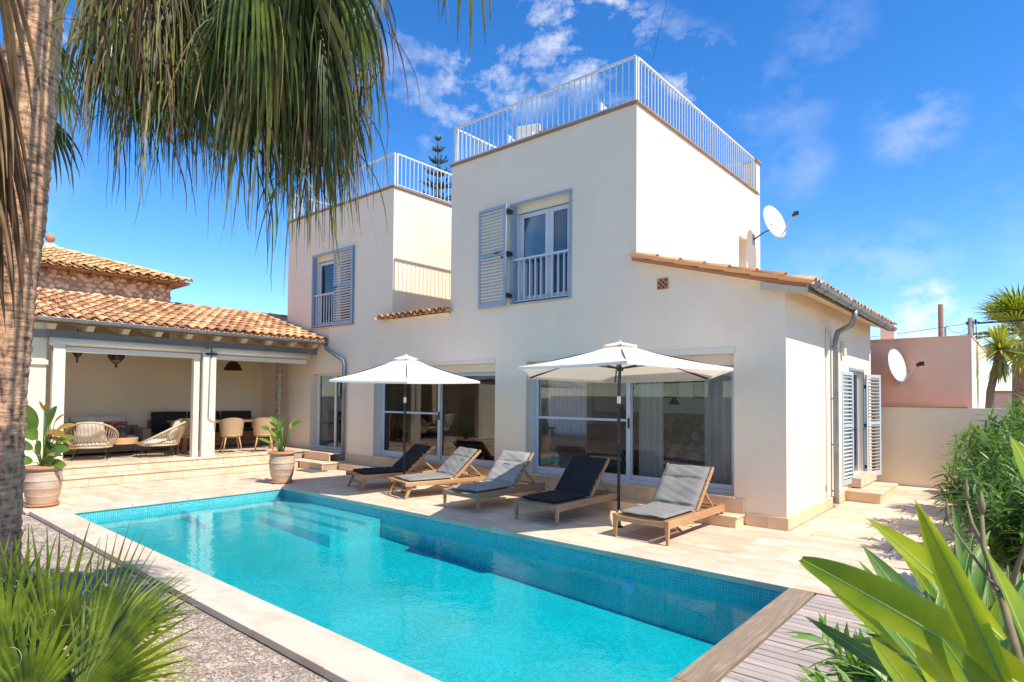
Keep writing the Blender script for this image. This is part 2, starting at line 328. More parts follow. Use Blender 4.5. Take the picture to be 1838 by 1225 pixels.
cr.color_ramp.elements[0].position = .14; cr.color_ramp.elements[0].color = (.10, .065, .045, 1); cr.color_ramp.elements[1].position = .36; cr.color_ramp.elements[1].color = (.72, .41, .22, 1)
e = cr.color_ramp.elements.new(.22); e.color = (.44, .24, .13, 1)
# the crown's shade on the lower trunk, painted in as a grey-blue tint
gx = n.new('ShaderNodeSeparateXYZ'); l.new(t.outputs['Object'], gx.inputs[0]); mr = n.new('ShaderNodeMapRange'); l.new(gx.outputs[2], mr.inputs[0]); mr.inputs[1].default_value = 3.9; mr.inputs[2].default_value = 2.4
mr.inputs[3].default_value = 0; mr.inputs[4].default_value = .4
hv = n.new('ShaderNodeMixRGB'); l.new(mr.outputs[0], hv.inputs[0]); l.new(cr.outputs[0], hv.inputs[1]); 
gr = n.new('ShaderNodeMixRGB'); gr.blend_type = 'MULTIPLY'; gr.inputs[0].default_value = 1; l.new(cr.outputs[0], gr.inputs[1]); gr.inputs[2].default_value = (.52, .56, .66, 1); l.new(gr.outputs[0], hv.inputs[2])
l.new(hv.outputs[0], p.inputs['Base Color']); p.inputs['Roughness'].default_value = .9
b = n.new('ShaderNodeBump'); b.inputs['Strength'].default_value = .9; b.inputs['Distance'].default_value = .03; l.new(ad.outputs[0], b.inputs['Height']); l.new(b.outputs[0], p.inputs['Normal'])
M_['bark'] = m
M_['stem'] = pm('woody_stem', (.20, .15, .10), (.12, .09, .06), scale=20, rough=.9, bump=.4)
M_['leaf_palm'] = leafmat('fan_leaf_green', (.030, .058, .004), (.17, .22, .010), trans=.22, scale=6, rough=.34)
M_['leaf_palm_hi'] = leafmat('fan_leaf_olive', (.085, .125, .010), (.012, .024, .004), trans=.33, scale=3, rough=.45, tcol=(1.9, 2.0, .5))
M_['leaf_dead'] = leafmat('fan_leaf_dead', (.38, .25, .11), (.20, .11, .045), trans=.2, scale=4, rough=.7, tcol=(1.2, 1.1, .7))
M_['leaf_brown'] = leafmat('fan_leaf_brown', (.15, .075, .03), (.05, .028, .014), trans=.15, scale=4, rough=.7, tcol=(1.2, 1.0, .6))
M_['leaf_straw'] = leafmat('fan_leaf_straw', (.34, .32, .09), (.07, .075, .018), trans=.25, scale=4, rough=.6, tcol=(1.2, 1.2, .6))
M_['leaf_ole'] = leafmat('oleander_leaf', (.075, .16, .035), (.15, .25, .055), trans=.28, scale=2.5, rough=.38, rand=.15)
M_['leaf_ole2'] = leafmat('oleander_leaf_pale', (.20, .32, .05), (.11, .21, .035), trans=.3, scale=2.5, rough=.38, rand=.15)
M_['leaf_near'] = leafmat('broad_leaf_near', (.13, .24, .010), (.36, .44, .018), trans=.5, scale=5.0, rough=.32, rand=.12, tcol=(2.4, 2.0, .3))
M_['rib'] = leafmat('leaf_midrib', (.42, .50, .16), (.50, .56, .22), trans=.3)
M_['leaf_strel'] = leafmat('paddle_leaf', (.10, .19, .03), (.17, .27, .05), trans=.35, scale=2, rough=.35, rand=.25)
M_['leaf_yellow'] = leafmat('paddle_leaf_yellow', (.50, .40, .07), (.42, .20, .04), trans=.35, scale=2, rough=.4, tcol=(1.3, 1.2, .5))
M_['leaf_yucca'] = leafmat('yucca_leaf', (.46, .46, .07), (.30, .36, .05), trans=.25, scale=2, rough=.4, tcol=(1.4, 1.4, .5))
M_['leaf_pine'] = leafmat('conifer_needles', (.045, .085, .025), (.075, .12, .03), trans=.15, scale=3, rough=.6)
# parasol fabric lets sun through
m = pm('parasol_fabric', (.90, .87, .82), (.88, .85, .80), scale=2, rough=.9, bump=.1, bscale=90, spec=.2)
n = m.node_tree.nodes; l = m.node_tree.links; t = n.new('ShaderNodeBsdfTranslucent'); t.inputs[0].default_value = (.88, .72, .54, 1)
mx = n.new('ShaderNodeMixShader'); mx.inputs[0].default_value = .33; l.new(n['Principled BSDF'].outputs[0], mx.inputs[1]); l.new(t.outputs[0], mx.inputs[2]); l.new(mx.outputs[0], n['Material Output'].inputs[0])
M_['parasol'] = m
# patterned scatter pillow
m, n, l, p = newmat('leaf_print_pillow'); t = n.new('ShaderNodeTexCoord')
v = n.new('ShaderNodeTexVoronoi'); v.inputs['Scale'].default_value = 9; l.new(t.outputs['Object'], v.inputs['Vector'])
wv = n.new('ShaderNodeTexWave'); wv.inputs['Scale'].default_value = 3.5; wv.inputs['Distortion'].default_value = 6; l.new(t.outputs['Object'], wv.inputs['Vector'])
cr = n.new('ShaderNodeValToRGB'); l.new(wv.outputs['Fac'], cr.inputs[0]); cr.color_ramp.interpolation = 'CONSTANT'
for i, (ps, c) in enumerate([(0, (.35, .06, .03)), (.3, (.60, .42, .30)), (.5, (.12, .10, .22)), (.68, (.62, .22, .10)), (.85, (.28, .05, .05))]):
    e = cr.color_ramp.elements[i] if i < 2 else cr.color_ramp.elements.new(ps); e.position = ps; e.color = (*c, 1)
l.new(cr.outputs[0], p.inputs['Base Color']); p.inputs['Roughness'].default_value = .9
M_['print'] = m
# ---- water : rippled clear surface
m, n, l, p = newmat('pool_water'); n.remove(p)
g = n.new('ShaderNodeNewGeometry')
z = n.new('ShaderNodeTexNoise'); z.inputs['Scale'].default_value = 5; z.inputs['Detail'].default_value = 3; l.new(g.outputs['Position'], z.inputs['Vector'])
z2 = n.new('ShaderNodeTexNoise'); z2.inputs['Scale'].default_value = 19; z2.inputs['Detail'].default_value = 2; l.new(g.outputs['Position'], z2.inputs['Vector'])
ad = n.new('ShaderNodeMath'); ad.operation = 'MULTIPLY_ADD'; l.new(z2.outputs['Fac'], ad.inputs[0]); ad.inputs[1].default_value = .22; l.new(z.outputs['Fac'], ad.inputs[2])
b = n.new('ShaderNodeBump'); b.inputs['Strength'].default_value = .22; b.inputs['Distance'].default_value = .02; l.new(ad.outputs[0], b.inputs['Height'])
fr = n.new('ShaderNodeFresnel'); fr.inputs[0].default_value = 1.33; l.new(b.outputs[0], fr.inputs['Normal'])
tr = n.new('ShaderNodeBsdfTransparent'); tr.inputs[0].default_value = (.93, .985, .99, 1)
gl = n.new('ShaderNodeBsdfGlossy'); gl.inputs['Roughness'].default_value = .0; l.new(b.outputs[0], gl.inputs['Normal'])
bk = n.new('ShaderNodeMath'); bk.operation = 'SUBTRACT'; bk.inputs[0].default_value = 1; l.new(g.outputs['Backfacing'], bk.inputs[1])
bm = n.new('ShaderNodeMath'); bm.operation = 'MULTIPLY'; l.new(fr.outputs[0], bm.inputs[0]); l.new(bk.outputs[0], bm.inputs[1])
mx = n.new('ShaderNodeMixShader'); l.new(bm.outputs[0], mx.inputs[0]); l.new(tr.outputs[0], mx.inputs[1]); l.new(gl.outputs[0], mx.inputs[2]); l.new(mx.outputs[0], n['Material Output'].inputs[0])
va = n.new('ShaderNodeVolumeAbsorption'); va.inputs['Color'].default_value = (0.0, .95, .96, 1); va.inputs['Density'].default_value = 1.7; l.new(va.outputs[0], n['Material Output'].inputs['Volume'])
M_['water'] = m
M_['mos_xy'] = mosaic('mosaic_floor', (0, 1)); M_['mos_xz'] = mosaic('mosaic_side', (0, 2)); M_['mos_yz'] = mosaic('mosaic_end', (1, 2)); M_['mos_riser_brightened'] = mosaic('mosaic_riser_brightened', (0, 2))
for _m2 in (M_['mos_riser_brightened'],):
    _b = [q for q in _m2.node_tree.nodes if q.type == 'TEX_BRICK'][0]; _b.inputs['Color1'].default_value = (.20, .70, .70, 1); _b.inputs['Color2'].default_value = (.32, .80, .80, 1); _b.inputs['Mortar'].default_value = (.5, .8, .8, 1)  # riser tiles brightened in colour to offset the shade they stand in

# ------------------------------------------------------------------ ground, terrace, pool
PX0, PX1, PY0, PY1 = -8.40, .776, -5.975, -2.54     # pool edge
GZ = -.06
g = MB()
def gquad(x0, y0, x1, y1, z): g.add([(x0,y0,z),(x1,y0,z),(x1,y1,z),(x0,y1,z)], [(0,1,2,3)])
OX0, OX1, OY0, OY1 = PX0-.05, PX1+.05, PY0-.05, PY1+.05
for a in ((-900,-900,OX0,900), (OX1,-900,900,900), (OX0,-900,OX1,OY0), (OX0,OY1,OX1,900)): gquad(*a, GZ)
ground = g.build('ground', M_['gravel']); tag(ground, kind='structure')
# gravel : loose stones
def stones(nst, x0, x1, y0, y1, z, smin, smax, keep=None):
    oc = np.array([(1,0,0),(-1,0,0),(0,1,0),(0,-1,0),(0,0,1),(0,0,-1)], float)
    fc = np.array([(0,2,4),(2,1,4),(1,3,4),(3,0,4)])
    P = np.c_[rng.uniform(x0, x1, nst), rng.uniform(y0, y1, nst)]
    if keep is not None: P = P[keep(P)]
    k = len(P); S = rng.uniform(smin, smax, (k, 1, 1))*rng.uniform(.6, 1.25, (k, 1, 3)); S[:, :, 2] *= .65
    A = rng.uniform(0, 2*PI, k); V = oc[None]*S*(1+rng.uniform(-.2, .2, (k, 6, 3)))
    c, s_ = np.cos(A)[:, None], np.sin(A)[:, None]
    X = V[:, :, 0]*c-V[:, :, 1]*s_+P[:, :1]; Y = V[:, :, 0]*s_+V[:, :, 1]*c+P[:, 1:]; Z = V[:, :, 2]+z
    V = np.stack([X, Y, Z], 2).reshape(-1, 3); F = (fc[None]+np.arange(k)[:, None, None]*6).reshape(-1, 3)
    me = bpy.data.meshes.new('gravel'); me.vertices.add(len(V)); me.vertices.foreach_set('co', V.ravel())
    me.loops.add(F.size); me.loops.foreach_set('vertex_index', F.ravel().astype(np.int32)); me.polygons.add(len(F))
    me.polygons.foreach_set('loop_start', np.arange(0, F.size, 3, dtype=np.int32)); me.update(); me.validate()
    return me
gr = link('gravel', stones(70000, -9.3, 1.2, -8.6, -6.36, GZ+.003, .006, .017, None), M_['pebble'])
tag(gr, 'pinkish grey gravel bed between the pool edge and the palms', 'gravel', kind='stuff')

terrace = tag(MB().box(-15, PY1-.02+.38, -.05, 3.2, 8, -.012).box(-13, PY0-.4, -.05, PX0-.36, PY1+.36, -.012).box(1.2, -3, -.05, 3.2, PY1+.36, -.012).build('terrace', M_['joint']), kind='structure')
# paving stones of the terrace, one object each
slab_cache = {}
def piece(name, mat, parent, x0, y0, x1, y1, z0, z1, gap=.004, jit=.0015):
    wv_, hv_ = round(x1-x0-2*gap, 3), round(y1-y0-2*gap, 3); key = (wv_, hv_, round(z1-z0, 3), mat.name)
    if key not in slab_cache:
        b = .003; a, c = wv_/2, hv_/2; t = z1-z0
        vs = [(-a,-c,-t),(a,-c,-t),(a,c,-t),(-a,c,-t),(-a,-c,-b),(a,-c,-b),(a,c,-b),(-a,c,-b),(-a+b,-c+b,0),(a-b,-c+b,0),(a-b,c-b,0),(-a+b,c-b,0)]
        fs = [(0,1,5,4),(1,2,6,5),(2,3,7,6),(3,0,4,7),(4,5,9,8),(5,6,10,9),(6,7,11,10),(7,4,8,11),(8,9,10,11)]
        me = bpy.data.meshes.new(name); me.from_pydata(vs, [], fs); slab_cache[key] = me
    return link(name, slab_cache[key], mat, parent, loc=((x0+x1)/2, (y0+y1)/2, z1+random.uniform(-jit, jit)))
def pave(x0, y0, x1, y1, sx, sy, mat, parent, name='paving_stone', z=0.0, th=.03, running=True, gap=.0055):
    nrow = max(1, round((y1-y0)/sy)); dy = (y1-y0)/nrow
    for r_ in range(nrow):
        off = (sx*.5 if (r_ % 2 and running) else 0); xs = [x0]
        x = x0+sx-off
        while x < x1-.12: xs.append(x); x += sx
        xs.append(x1)
        for a, b_ in zip(xs[:-1], xs[1:]): piece(name, mat, parent, a, y0+dy*r_, b_, y0+dy*(r_+1), z-th, z, gap=gap, jit=.002)
CW = .36
pave(-10.93, PY1+CW, 1.75, 0.0, .9, .6, M_['trav'], terrace)
pave(0.03, 0.0, 3.0, 6.1, .9, .62, M_['trav'], terrace)
pave(1.75, -2.5, 3.0, 0.0, .62, .62, M_['trav'], terrace)
pave(-10.93, PY0-CW-.05, PX0-CW, PY1+CW, .72, .6, M_['trav'], terrace)
# pool : coping stones, mosaic basin, steps, water
pool = tag(thing('swimming_pool', 'long rectangular swimming pool lined with turquoise mosaic and pale stone coping', 'pool'))
def coping(x0, y0, x1, y1, alongx, n_):
    for i in range(n_):
        if alongx: a = x0+(x1-x0)*i/n_; b_ = x0+(x1-x0)*(i+1)/n_; piece('coping_stone', M_['coping'], pool, a, y0, b_, y1, -.05, .006, gap=.0025)
        else: a = y0+(y1-y0)*i/n_; b_ = y0+(y1-y0)*(i+1)/n_; piece('coping_stone', M_['coping'], pool, x0, a, x1, b_, -.05, .006, gap=.0025)
coping(PX0-CW, PY1-.02, PX1+.97, PY1+CW, True, 11)
coping(PX0-CW, PY0-CW, PX1+.2, PY0+.02, True, 10)
coping(PX0-CW, PY0+.02, PX0+.02, PY1-.02, False, 4)
bx('gravel_kerb', M_['concrete'], pool, PX0-CW, PY0-CW+.012, -.25, 1.0, PY0-CW+.05, -.052)
def fz(x): return -.355-.042*(x-PX0)      # floor depth
def bq(name, mat, quads):
    b = MB()
    for q in quads: b.add(q, [(0, 1, 2, 3)])
    return b.build(name, mat, pool)
zb = -1.2
bq('basin_wall', M_['mos_xz'], [[(PX0,PY1,zb),(PX1,PY1,zb),(PX1,PY1,-.05),(PX0,PY1,-.05)]]); bq('basin_wall', M_['mos_xz'], [[(PX0,PY0,zb),(PX0,PY0,-.05),(PX1,PY0,-.05),(PX1,PY0,zb)]])
bq('basin_wall', M_['mos_yz'], [[(PX0,PY0,zb),(PX0,PY1,zb),(PX0,PY1,-.05),(PX0,PY0,-.05)]]); bq('basin_wall', M_['mos_yz'], [[(PX1,PY0,zb),(PX1,PY0,-.05),(PX1,PY1,-.05),(PX1,PY1,zb)]])
bq('basin_floor', M_['mos_xy'], [[(PX0,PY0,fz(PX0)),(PX1,PY0,fz(PX1)),(PX1,PY1,fz(PX1)),(PX0,PY1,fz(PX0))]])
for i, z_ in enumerate((-.20, -.255, -.31)):
    y1_, y0_ = PY1-.31*i, PY1-.31*(i+1); xr = -5.35
    xa = PX0+.31*(i+1); ya = -4.35
    st = MB()
    zl = z_-.115
    st.add([(PX0,y0_,z_),(xr,y0_,z_),(xr,y1_,z_),(PX0,y1_,z_)], [(0,1,2,3)])
    st.add([(xa-.31,ya,z_),(xa,ya,z_),(xa,y0_,z_),(xa-.31,y0_,z_)], [(0,1,2,3)])
    o = st.build('pool_step', M_['mos_xy'], pool)
    for mt_, q_ in ((M_['mos_riser_brightened'], [(xa,y0_,-.7),(xr,y0_,-.7),(xr,y0_,z_),(xa,y0_,z_)]), (M_['mos_riser_brightened'], [(xa-.31,ya,-.7),(xa,ya,-.7),(xa,ya,z_),(xa-.31,ya,z_)]),
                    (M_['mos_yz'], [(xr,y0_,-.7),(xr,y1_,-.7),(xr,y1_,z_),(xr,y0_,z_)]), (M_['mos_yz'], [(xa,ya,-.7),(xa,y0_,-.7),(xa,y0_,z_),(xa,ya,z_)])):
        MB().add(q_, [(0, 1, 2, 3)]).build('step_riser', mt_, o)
WZ = -.155
water = MB().box(PX0-.03, PY0-.03, -1.25, PX1+.03, PY1+.03, WZ).build('water', M_['water']); tag(water, kind='structure')
# underwater lamps in the far side and a small floating lid of a nozzle
M_['lens'] = pm('lamp_lens', (.16, .50, .75), rough=.2)
for x_ in (-.93, -4.2):
    o = MB().lathe([(.085, 0), (.085, .008), (.06, .012)], 20).build('pool_lamp', M_['lens'], pool, smooth=False)
    o.location = (x_, PY1-.001, -.33); o.rotation_euler = (R(90), 0, 0)
    q = MB().lathe([(.05, .012), (.045, .018), (.001, .022)], 20).build('lens', M_['lens'], o, smooth=True)
# deck
deck = tag(MB().box(PX1+.2, -9.6, -.2, 3.6, PY1-.02, -.035).build('deck', M_['dark']), kind='structure')
yy = PY1-.022; k = 0
while yy > -9.5:
    seg = [1.0-.005, 3.5]
    if k % 3 == 1: seg = [.995, 2.25, 3.5]
    for a, b_ in zip(seg[:-1], seg[1:]): piece('deck_board', M_['deck'], deck, a, yy-.098, b_, yy, -.032, -.001, gap=.0055, jit=.0015)
    yy -= .098; k += 1
for i in range(3): piece('edge_board', M_['deck_edge'], deck, PX1-.015, PY1-.02-2.4*(i+1), PX1+.205, PY1-.02-2.4*i, -.10, .004, gap=.002)

# ------------------------------------------------------------------ villa
villa = thing('villa', 'two storey cream rendered villa with two roof terraces, blue shutters and big sliding windows', 'house')
def wall_xz(b, x0, x1, z0, z1, y, t, holes, xs=(), zs=(), axis='y', sgn=1):
    """wall skin in the plane axis=y with openings and reveals; thickness t away from the front"""
    X = sorted(set([x0, x1]+[h[0] for h in holes]+[h[1] for h in holes]+list(xs))); Z = sorted(set([z0, z1]+[h[2] for h in holes]+[h[3] for h in holes]+list(zs)))
    P = (lambda a, z, d: (a, y+d, z)) if axis == 'y' else (lambda a, z, d: (y-d, a, z))
    for i in range(len(X)-1):
        for j in range(len(Z)-1):
            cx, cz = (X[i]+X[i+1])/2, (Z[j]+Z[j+1])/2
            if any(h[0] < cx < h[1] and h[2] < cz < h[3] for h in holes): continue
            for d in (0, t): b.add([P(X[i],Z[j],d),P(X[i+1],Z[j],d),P(X[i+1],Z[j+1],d),P(X[i],Z[j+1],d)], [(0,1,2,3) if d == 0 else (3,2,1,0)])
    for h in holes:
        a0, a1, c0, c1 = h
        b.add([P(a0,c0,0),P(a0,c0,t),P(a0,c1,t),P(a0,c1,0)], [(0,1,2,3)]); b.add([P(a1,c0,0),P(a1,c1,0),P(a1,c1,t),P(a1,c0,t)], [(0,1,2,3)])
        b.add([P(a0,c1,0),P(a0,c1,t),P(a1,c1,t),P(a1,c1,0)], [(0,1,2,3)]); b.add([P(a0,c0,0),P(a1,c0,0),P(a1,c0,t),P(a0,c0,t)], [(0,1,2,3)])
X1, X2, X5, X6, ZT = -2.248, -6.50, -8.381, -12.935, 6.46
T = .32
W1 = (-9.02, -5.25, .35, 2.39); W2 = (-4.49, -.70, .35, 2.39); KD = (-11.72, -10.27, .40, 2.30)
U1 = (-4.83, -3.55, 3.47, 5.31); U2 = (-11.66, -9.88, 3.47, 5.33)
b = MB()
wall_xz(b, -14.3, 0, 0, 3.0, 0, T, [W1, W2, KD])
wall_xz(b, X6, X1, 3.0, 3.42, 0, T, [])
wall_xz(b, X2, X1, 3.42, ZT, 0, T, [U1]); wall_xz(b, X6, X5, 3.42, ZT, 0, T, [U2])
b.prism([(X1+.0, 0, 3.0), (-.003, 0, 3.0), (-.003, 0, 3.267), (X1, 0, 3.90)], (0, T, 0))
b.prism([(-14.3, 0, 3.0), (X6, 0, 3.0), (X6, 0, 3.60), (-14.3, 0, 3.95)], (0, T, 0))
b.build('front_wall', M_['stucco'], villa)
# side walls
b = MB(); SD = (3.75, 4.87, .36, 2.28)
wall_xz(b, .0005, 5.66, 0, 3.262, 0, .3, [SD], axis='x')
b.box(-.3, T, 3.1, -.001, 5.66, 3.262)
b.build('side_wall', M_['stucco'], villa)
b = MB(); SW = (4.45, 4.93, 4.45, 5.27)
wall_xz(b, .0005, 5.8, 3.0, ZT-.001, X1, .3, [SW], axis='x')
b.box(X2, .0005, 3.42, X2+.3, 5.8, ZT-.001); b.box(X2+.3, 5.5, 3.0, X1-.3, 5.8, ZT); b.box(X2+.3, T, 6.2, X1-.3, 5.5, 6.3)
b.box(X1-.5, 4.3, 4.4, X1-.45, 5.1, 5.4)
b.build('tower_wall', M_['stucco'], villa)
b = MB(); b.box(X5-.3, .0005, 3.42, X5, 5.0, ZT-.001); b.box(X6, .0005, 3.0, X6+.3, 5.0, ZT-.001); b.box(X6+.3, 4.7, 3.0, X5-.3, 5.0, ZT); b.box(X6+.3, T, 6.2, X5-.3, 4.7, 6.3)
b.box(X5, 1.9, 3.0, X2, 2.2, 5.6)
b.build('left_tower_wall', M_['stucco'], villa)
b = MB(); b.box(-14.0, T, .30, -.3, .33+.01, .345).box(-12.9, 5.4, 0, -8.8, 5.66, 3.2).box(-5.2, 5.4, 0, -.3, 5.66, 3.2).box(-8.8, 5.4, 0, -5.2, 5.66, .8).box(-8.8, 5.4, 2.3, -5.2, 5.66, 3.2)  # rear opening is added to let sky light into the rooms
b.build('back_wall', M_['stucco'], villa)
# parapet slabs
b = MB()
b.box(X2-.04, -.04, ZT, X1+.04, .22, ZT+.045); b.box(X1-.2, .222, ZT, X1+.04, 5.62, ZT+.045); b.box(X2-.04, .222, ZT, X2+.2, 5.8, ZT+.045)
b.box(X6-.04, -.04, ZT, X5+.04, .22, ZT+.045); b.box(X5-.2, .222, ZT, X5+.04, 5.0, ZT+.045); b.box(X6-.04, .222, ZT, X6+.2, 5.0, ZT+.045)
b.build('parapet_slab', M_['coprail'], villa, bevel=.008)
b = MB(); b.box(X1-.28, 5.56, ZT+.046, X1+.0, 5.80, 7.20); b.build('corner_pillar', M_['stucco'], villa)
bx('pillar_cap', M_['coprail'], villa, X1-.31, 5.53, 7.2, X1+.04, 5.84, 7.25, bevel=.006)
# railings : each baluster an object
def railing(parent, a, c, z0, z1, n_, mat=None, wtop=.045, wb=.016, posts=True, name='railing'):
    mat = mat or M_['rail']; a = Vector(a); c = Vector(c)
    rl = MB().bar(a+Vector((0,0,z1)), c+Vector((0,0,z1)), wtop, .035).bar(a+Vector((0,0,z0)), c+Vector((0,0,z0)), .03, .02).build(name, mat, parent, bevel=.004)
    d = c-a; ang = math.atan2(d.y, d.x)
    me = MB().box(-wb/2, -wb/2, 0, wb/2, wb/2, z1-z0-.018).build('baluster', mat, rl); first = True
    for i in range(1, n_):
        p_ = a+d*(i/n_)
        if first: o = me; first = False
        else:
            o = me.copy(); col.objects.link(o); o.parent = rl
        o.location = (p_.x, p_.y, z0+.001); o.rotation_euler = (0, 0, ang)
    if posts:
        for q in (a, c): MB().box(-.02, -.02, -.045, .02, .02, z1-z0+.0).build('rail_post', mat, rl, loc=(q.x, q.y, z0))
    return rl
Z0, Z1 = ZT+.10, 7.27
railing(villa, (X2+.03, .05, 0), (X1-.05, .05, 0), Z0, Z1, 35)
railing(villa, (X1-.05, .12, 0), (X1-.05, 5.5, 0), Z0, Z1, 46)
railing(villa, (X2+.03, .12, 0), (X2+.03, 5.5, 0), Z0, Z1, 44)
railing(villa, (X2+.1, 5.6, 0), (X1-.4, 5.6, 0), Z0, Z1, 32)
railing(villa, (X6+.03, .05, 0), (X5-.05, .05, 0), Z0, Z1, 37)
railing(villa, (X5-.05, .12, 0), (X5-.05, 4.8, 0), Z0, Z1, 38)
railing(villa, (X6+.03, .12, 0), (X6+.03, 4.8, 0), Z0, Z1, 38)
# stone plinth, steps at the facade
def blocks(name, mat, parent, x0, x1, y0, y1, z0, z1, n_, along='x', proud=.0):
    for i in range(n_):
        if along == 'x': a = x0+(x1-x0)*i/n_; c = x0+(x1-x0)*(i+1)/n_; MB().box(a+.0015, y0, z0, c-.0015, y1, z1).build(name, mat, parent, bevel=.003)
        else: a = y0+(y1-y0)*i/n_; c = y0+(y1-y0)*(i+1)/n_; MB().box(x0, a+.0015, z0, x1, c-.0015, z1).build(name, mat, parent, bevel=.003)
blocks('plinth_stone', M_['trav_front'], villa, -.52, .03, -.03, -.001, .0, .165, 2)
blocks('plinth_stone', M_['trav_front'], villa, .001, .03, .002, 3.55, .0, .165, 7, along='y')
blocks('plinth_stone', M_['trav_front'], villa, .001, .03, 5.0, 5.66, .0, .165, 1, along='y')
blocks('plinth_stone', M_['trav_front'], villa, -10.1, -.55, -.035, -.001, .151, .345, 17)
bx('window_sill', M_['trav'], villa, W1[0]-.02, -.05, .345, W1[1]+.02, .2, .372, bevel=.004)
bx('window_sill', M_['trav'], villa, W2[0]-.02, -.05, .345, W2[1]+.02, .2, .372, bevel=.004)
step = thing('long_low_step', 'long low stone step running along the foot of the villa facade', 'step')
SY = -.33
blocks('riser_stone', M_['trav_front'], step, -9.9, -.56, SY+.01, SY+.05, 0, .125, 16)
for i in range(16):
    a = -9.9+(-.54+9.9)*i/16; c = -9.9+(-.54+9.9)*(i+1)/16; MB().box(a+.0015, SY, .125, c-.0015, -.001, .15).build('tread_stone', M_['trav'], step, bevel=.004)
bx('end_stone', M_['trav_front'], step, -.60, SY+.05, 0, -.56, -.032, .125)
bx('fill', M_['joint'], step, -9.9, SY+.05, 0, -.6, -.001, .12)
# ---- sliding windows
def sliding(name, x0, x1, z0, z1, split, barz, rev=.2):
    fr = MB(); f = .05; y0, y1 = rev, rev+.09
    fr.box(x0, y0, z0, x0+f, y1, z1); fr.box(x1-f, y0, z0, x1, y1, z1); fr.box(x0+f, y0, z0, x1-f, y1, z0+f); fr.box(x0+f, y0, z1-f, x1-f, y1, z1)
    wn = fr.build(name, M_['alu'], villa, bevel=.003)
    bx('blind_box', M_['cream'], wn, x0+.001, rev-.03, z1-.16, x1-.001, rev+.0-.002, z1-.001)
    zt = z1-.16
    # left leaf with screen
    s = MB(); a, c = x0+f+.002, split+.03; yy0, yy1 = y0+.008, y0+.04; g_ = .075
    s.box(a, yy0, z0+f+.002, a+g_, yy1, zt); s.box(c-g_, yy0, z0+f+.002, c, yy1, zt); s.box(a+g_, yy0, z0+f+.002, c-g_, yy1, z0+f+.07); s.box(a+g_, yy0, zt-.07, c-g_, yy1, zt); s.box(a+g_, yy0+.004, barz-.02, c-g_, yy1-.004, barz+.02)
    lf = s.build('sliding_leaf', M_['alu'], wn, bevel=.002)
    lf2 = bx('pane', M_['screen'], lf, a+g_, yy0+.014, z0+f+.07, c-g_, yy0+.018, zt-.07)
    s = MB(); a, c = split-.03, x1-f-.002; yy0, yy1 = y0+.048, y0+.082
    s.box(a, yy0, z0+f+.002, a+g_, yy1, zt); s.box(c-g_, yy0, z0+f+.002, c, yy1, zt); s.box(a+g_, yy0, z0+f+.002, c-g_, yy1, z0+f+.07); s.box(a+g_, yy0, zt-.07, c-g_, yy1, zt)
    rf = s.build('sliding_leaf', M_['alu'], wn, bevel=.002)
    bx('pane', M_['glass'], rf, a+g_, yy0+.014, z0+f+.07, c-g_, yy0+.018, zt-.07)
    MB().box(split-.005, y0-.02, 1.25, split+.02, y0+.008, 1.42).build('handle', M_['black'], wn)
    return wn
def depth3(wn):      # leaf panes hang one level under the leaf : keep to three levels
    for lf in list(wn.children):
        for pn in list(lf.children): pn.parent = wn
for w_, s_ in ((W1, -7.03), (W2, -2.50)):
    wn = sliding('sliding_window', w_[0], w_[1], .372, w_[3], s_, 1.38); depth3(wn)
bx('trim_board', M_['cream'], villa, W1[0]-.0, -.012, W1[3], W1[1], -.001, W1[3]+.07)
bx('trim_board', M_['cream'], villa, W2[0]-.0, -.012, W2[3], W2[1]+.02, -.001, W2[3]+.09)
# kitchen sliding door
fr = MB(); x0, x1, z0, z1 = KD[0]+.0, KD[1], .40, KD[3]; ky = .24
for a in ((x0,x0+.05,z0,z1), (x1-.05,x1,z0,z1), (x0+.05,x1-.05,z1-.05,z1), (x0+.05,x1-.05,z0,z0+.04), (-10.98,-10.9,z0+.04,z1-.05)): fr.box(a[0], ky, a[2], a[1], ky+.06, a[3])
kd = fr.build('kitchen_door', M_['white'], villa, bevel=.003)
bx('pane', M_['glass'], kd, x0+.05, ky+.03, z0+.04, -10.98, ky+.034, z1-.05); bx('pane', M_['glass'], kd, -10.9, ky+.03, z0+.04, x1-.05, ky+.034, z1-.05)
# ---- upper windows with louvred shutters
def shutter(x0, x1, z0, z1, mat, smat, parent, name='shutter', handle_side=1, thick=.035):
    """local frame: x along, y outwards negative, origin at hinge x0"""
    f = .06; b_ = MB(); zm = z0+(z1-z0)*.52
    for a in ((x0,x0+f,z0,z1), (x1-f,x1,z0,z1), (x0+f,x1-f,z0,z0+.09), (x0+f,x1-f,z1-f,z1), (x0+f,x1-f,zm-.03,zm+.03)): b_.box(a[0], -thick, a[2], a[1], 0, a[3])
    s = b_.build(name, mat, parent, bevel=.003)
    me = MB().bar((0, 0, 0), (x1-x0-2*f, 0, 0), .046, .009, (0, .45, .80)).build('slat', smat, s)
    for (a, c) in ((z0+.09, zm-.03), (zm+.03, z1-f)):
        k_ = int((c-a)/.062)
        for i in range(k_):
            if me.get('used'): o = me.copy(); col.objects.link(o); o.parent = s
            else: o = me; me['used'] = 1
            o.location = (x0+f, -thick/2, a+(i+.5)*(c-a)/k_)
    return s
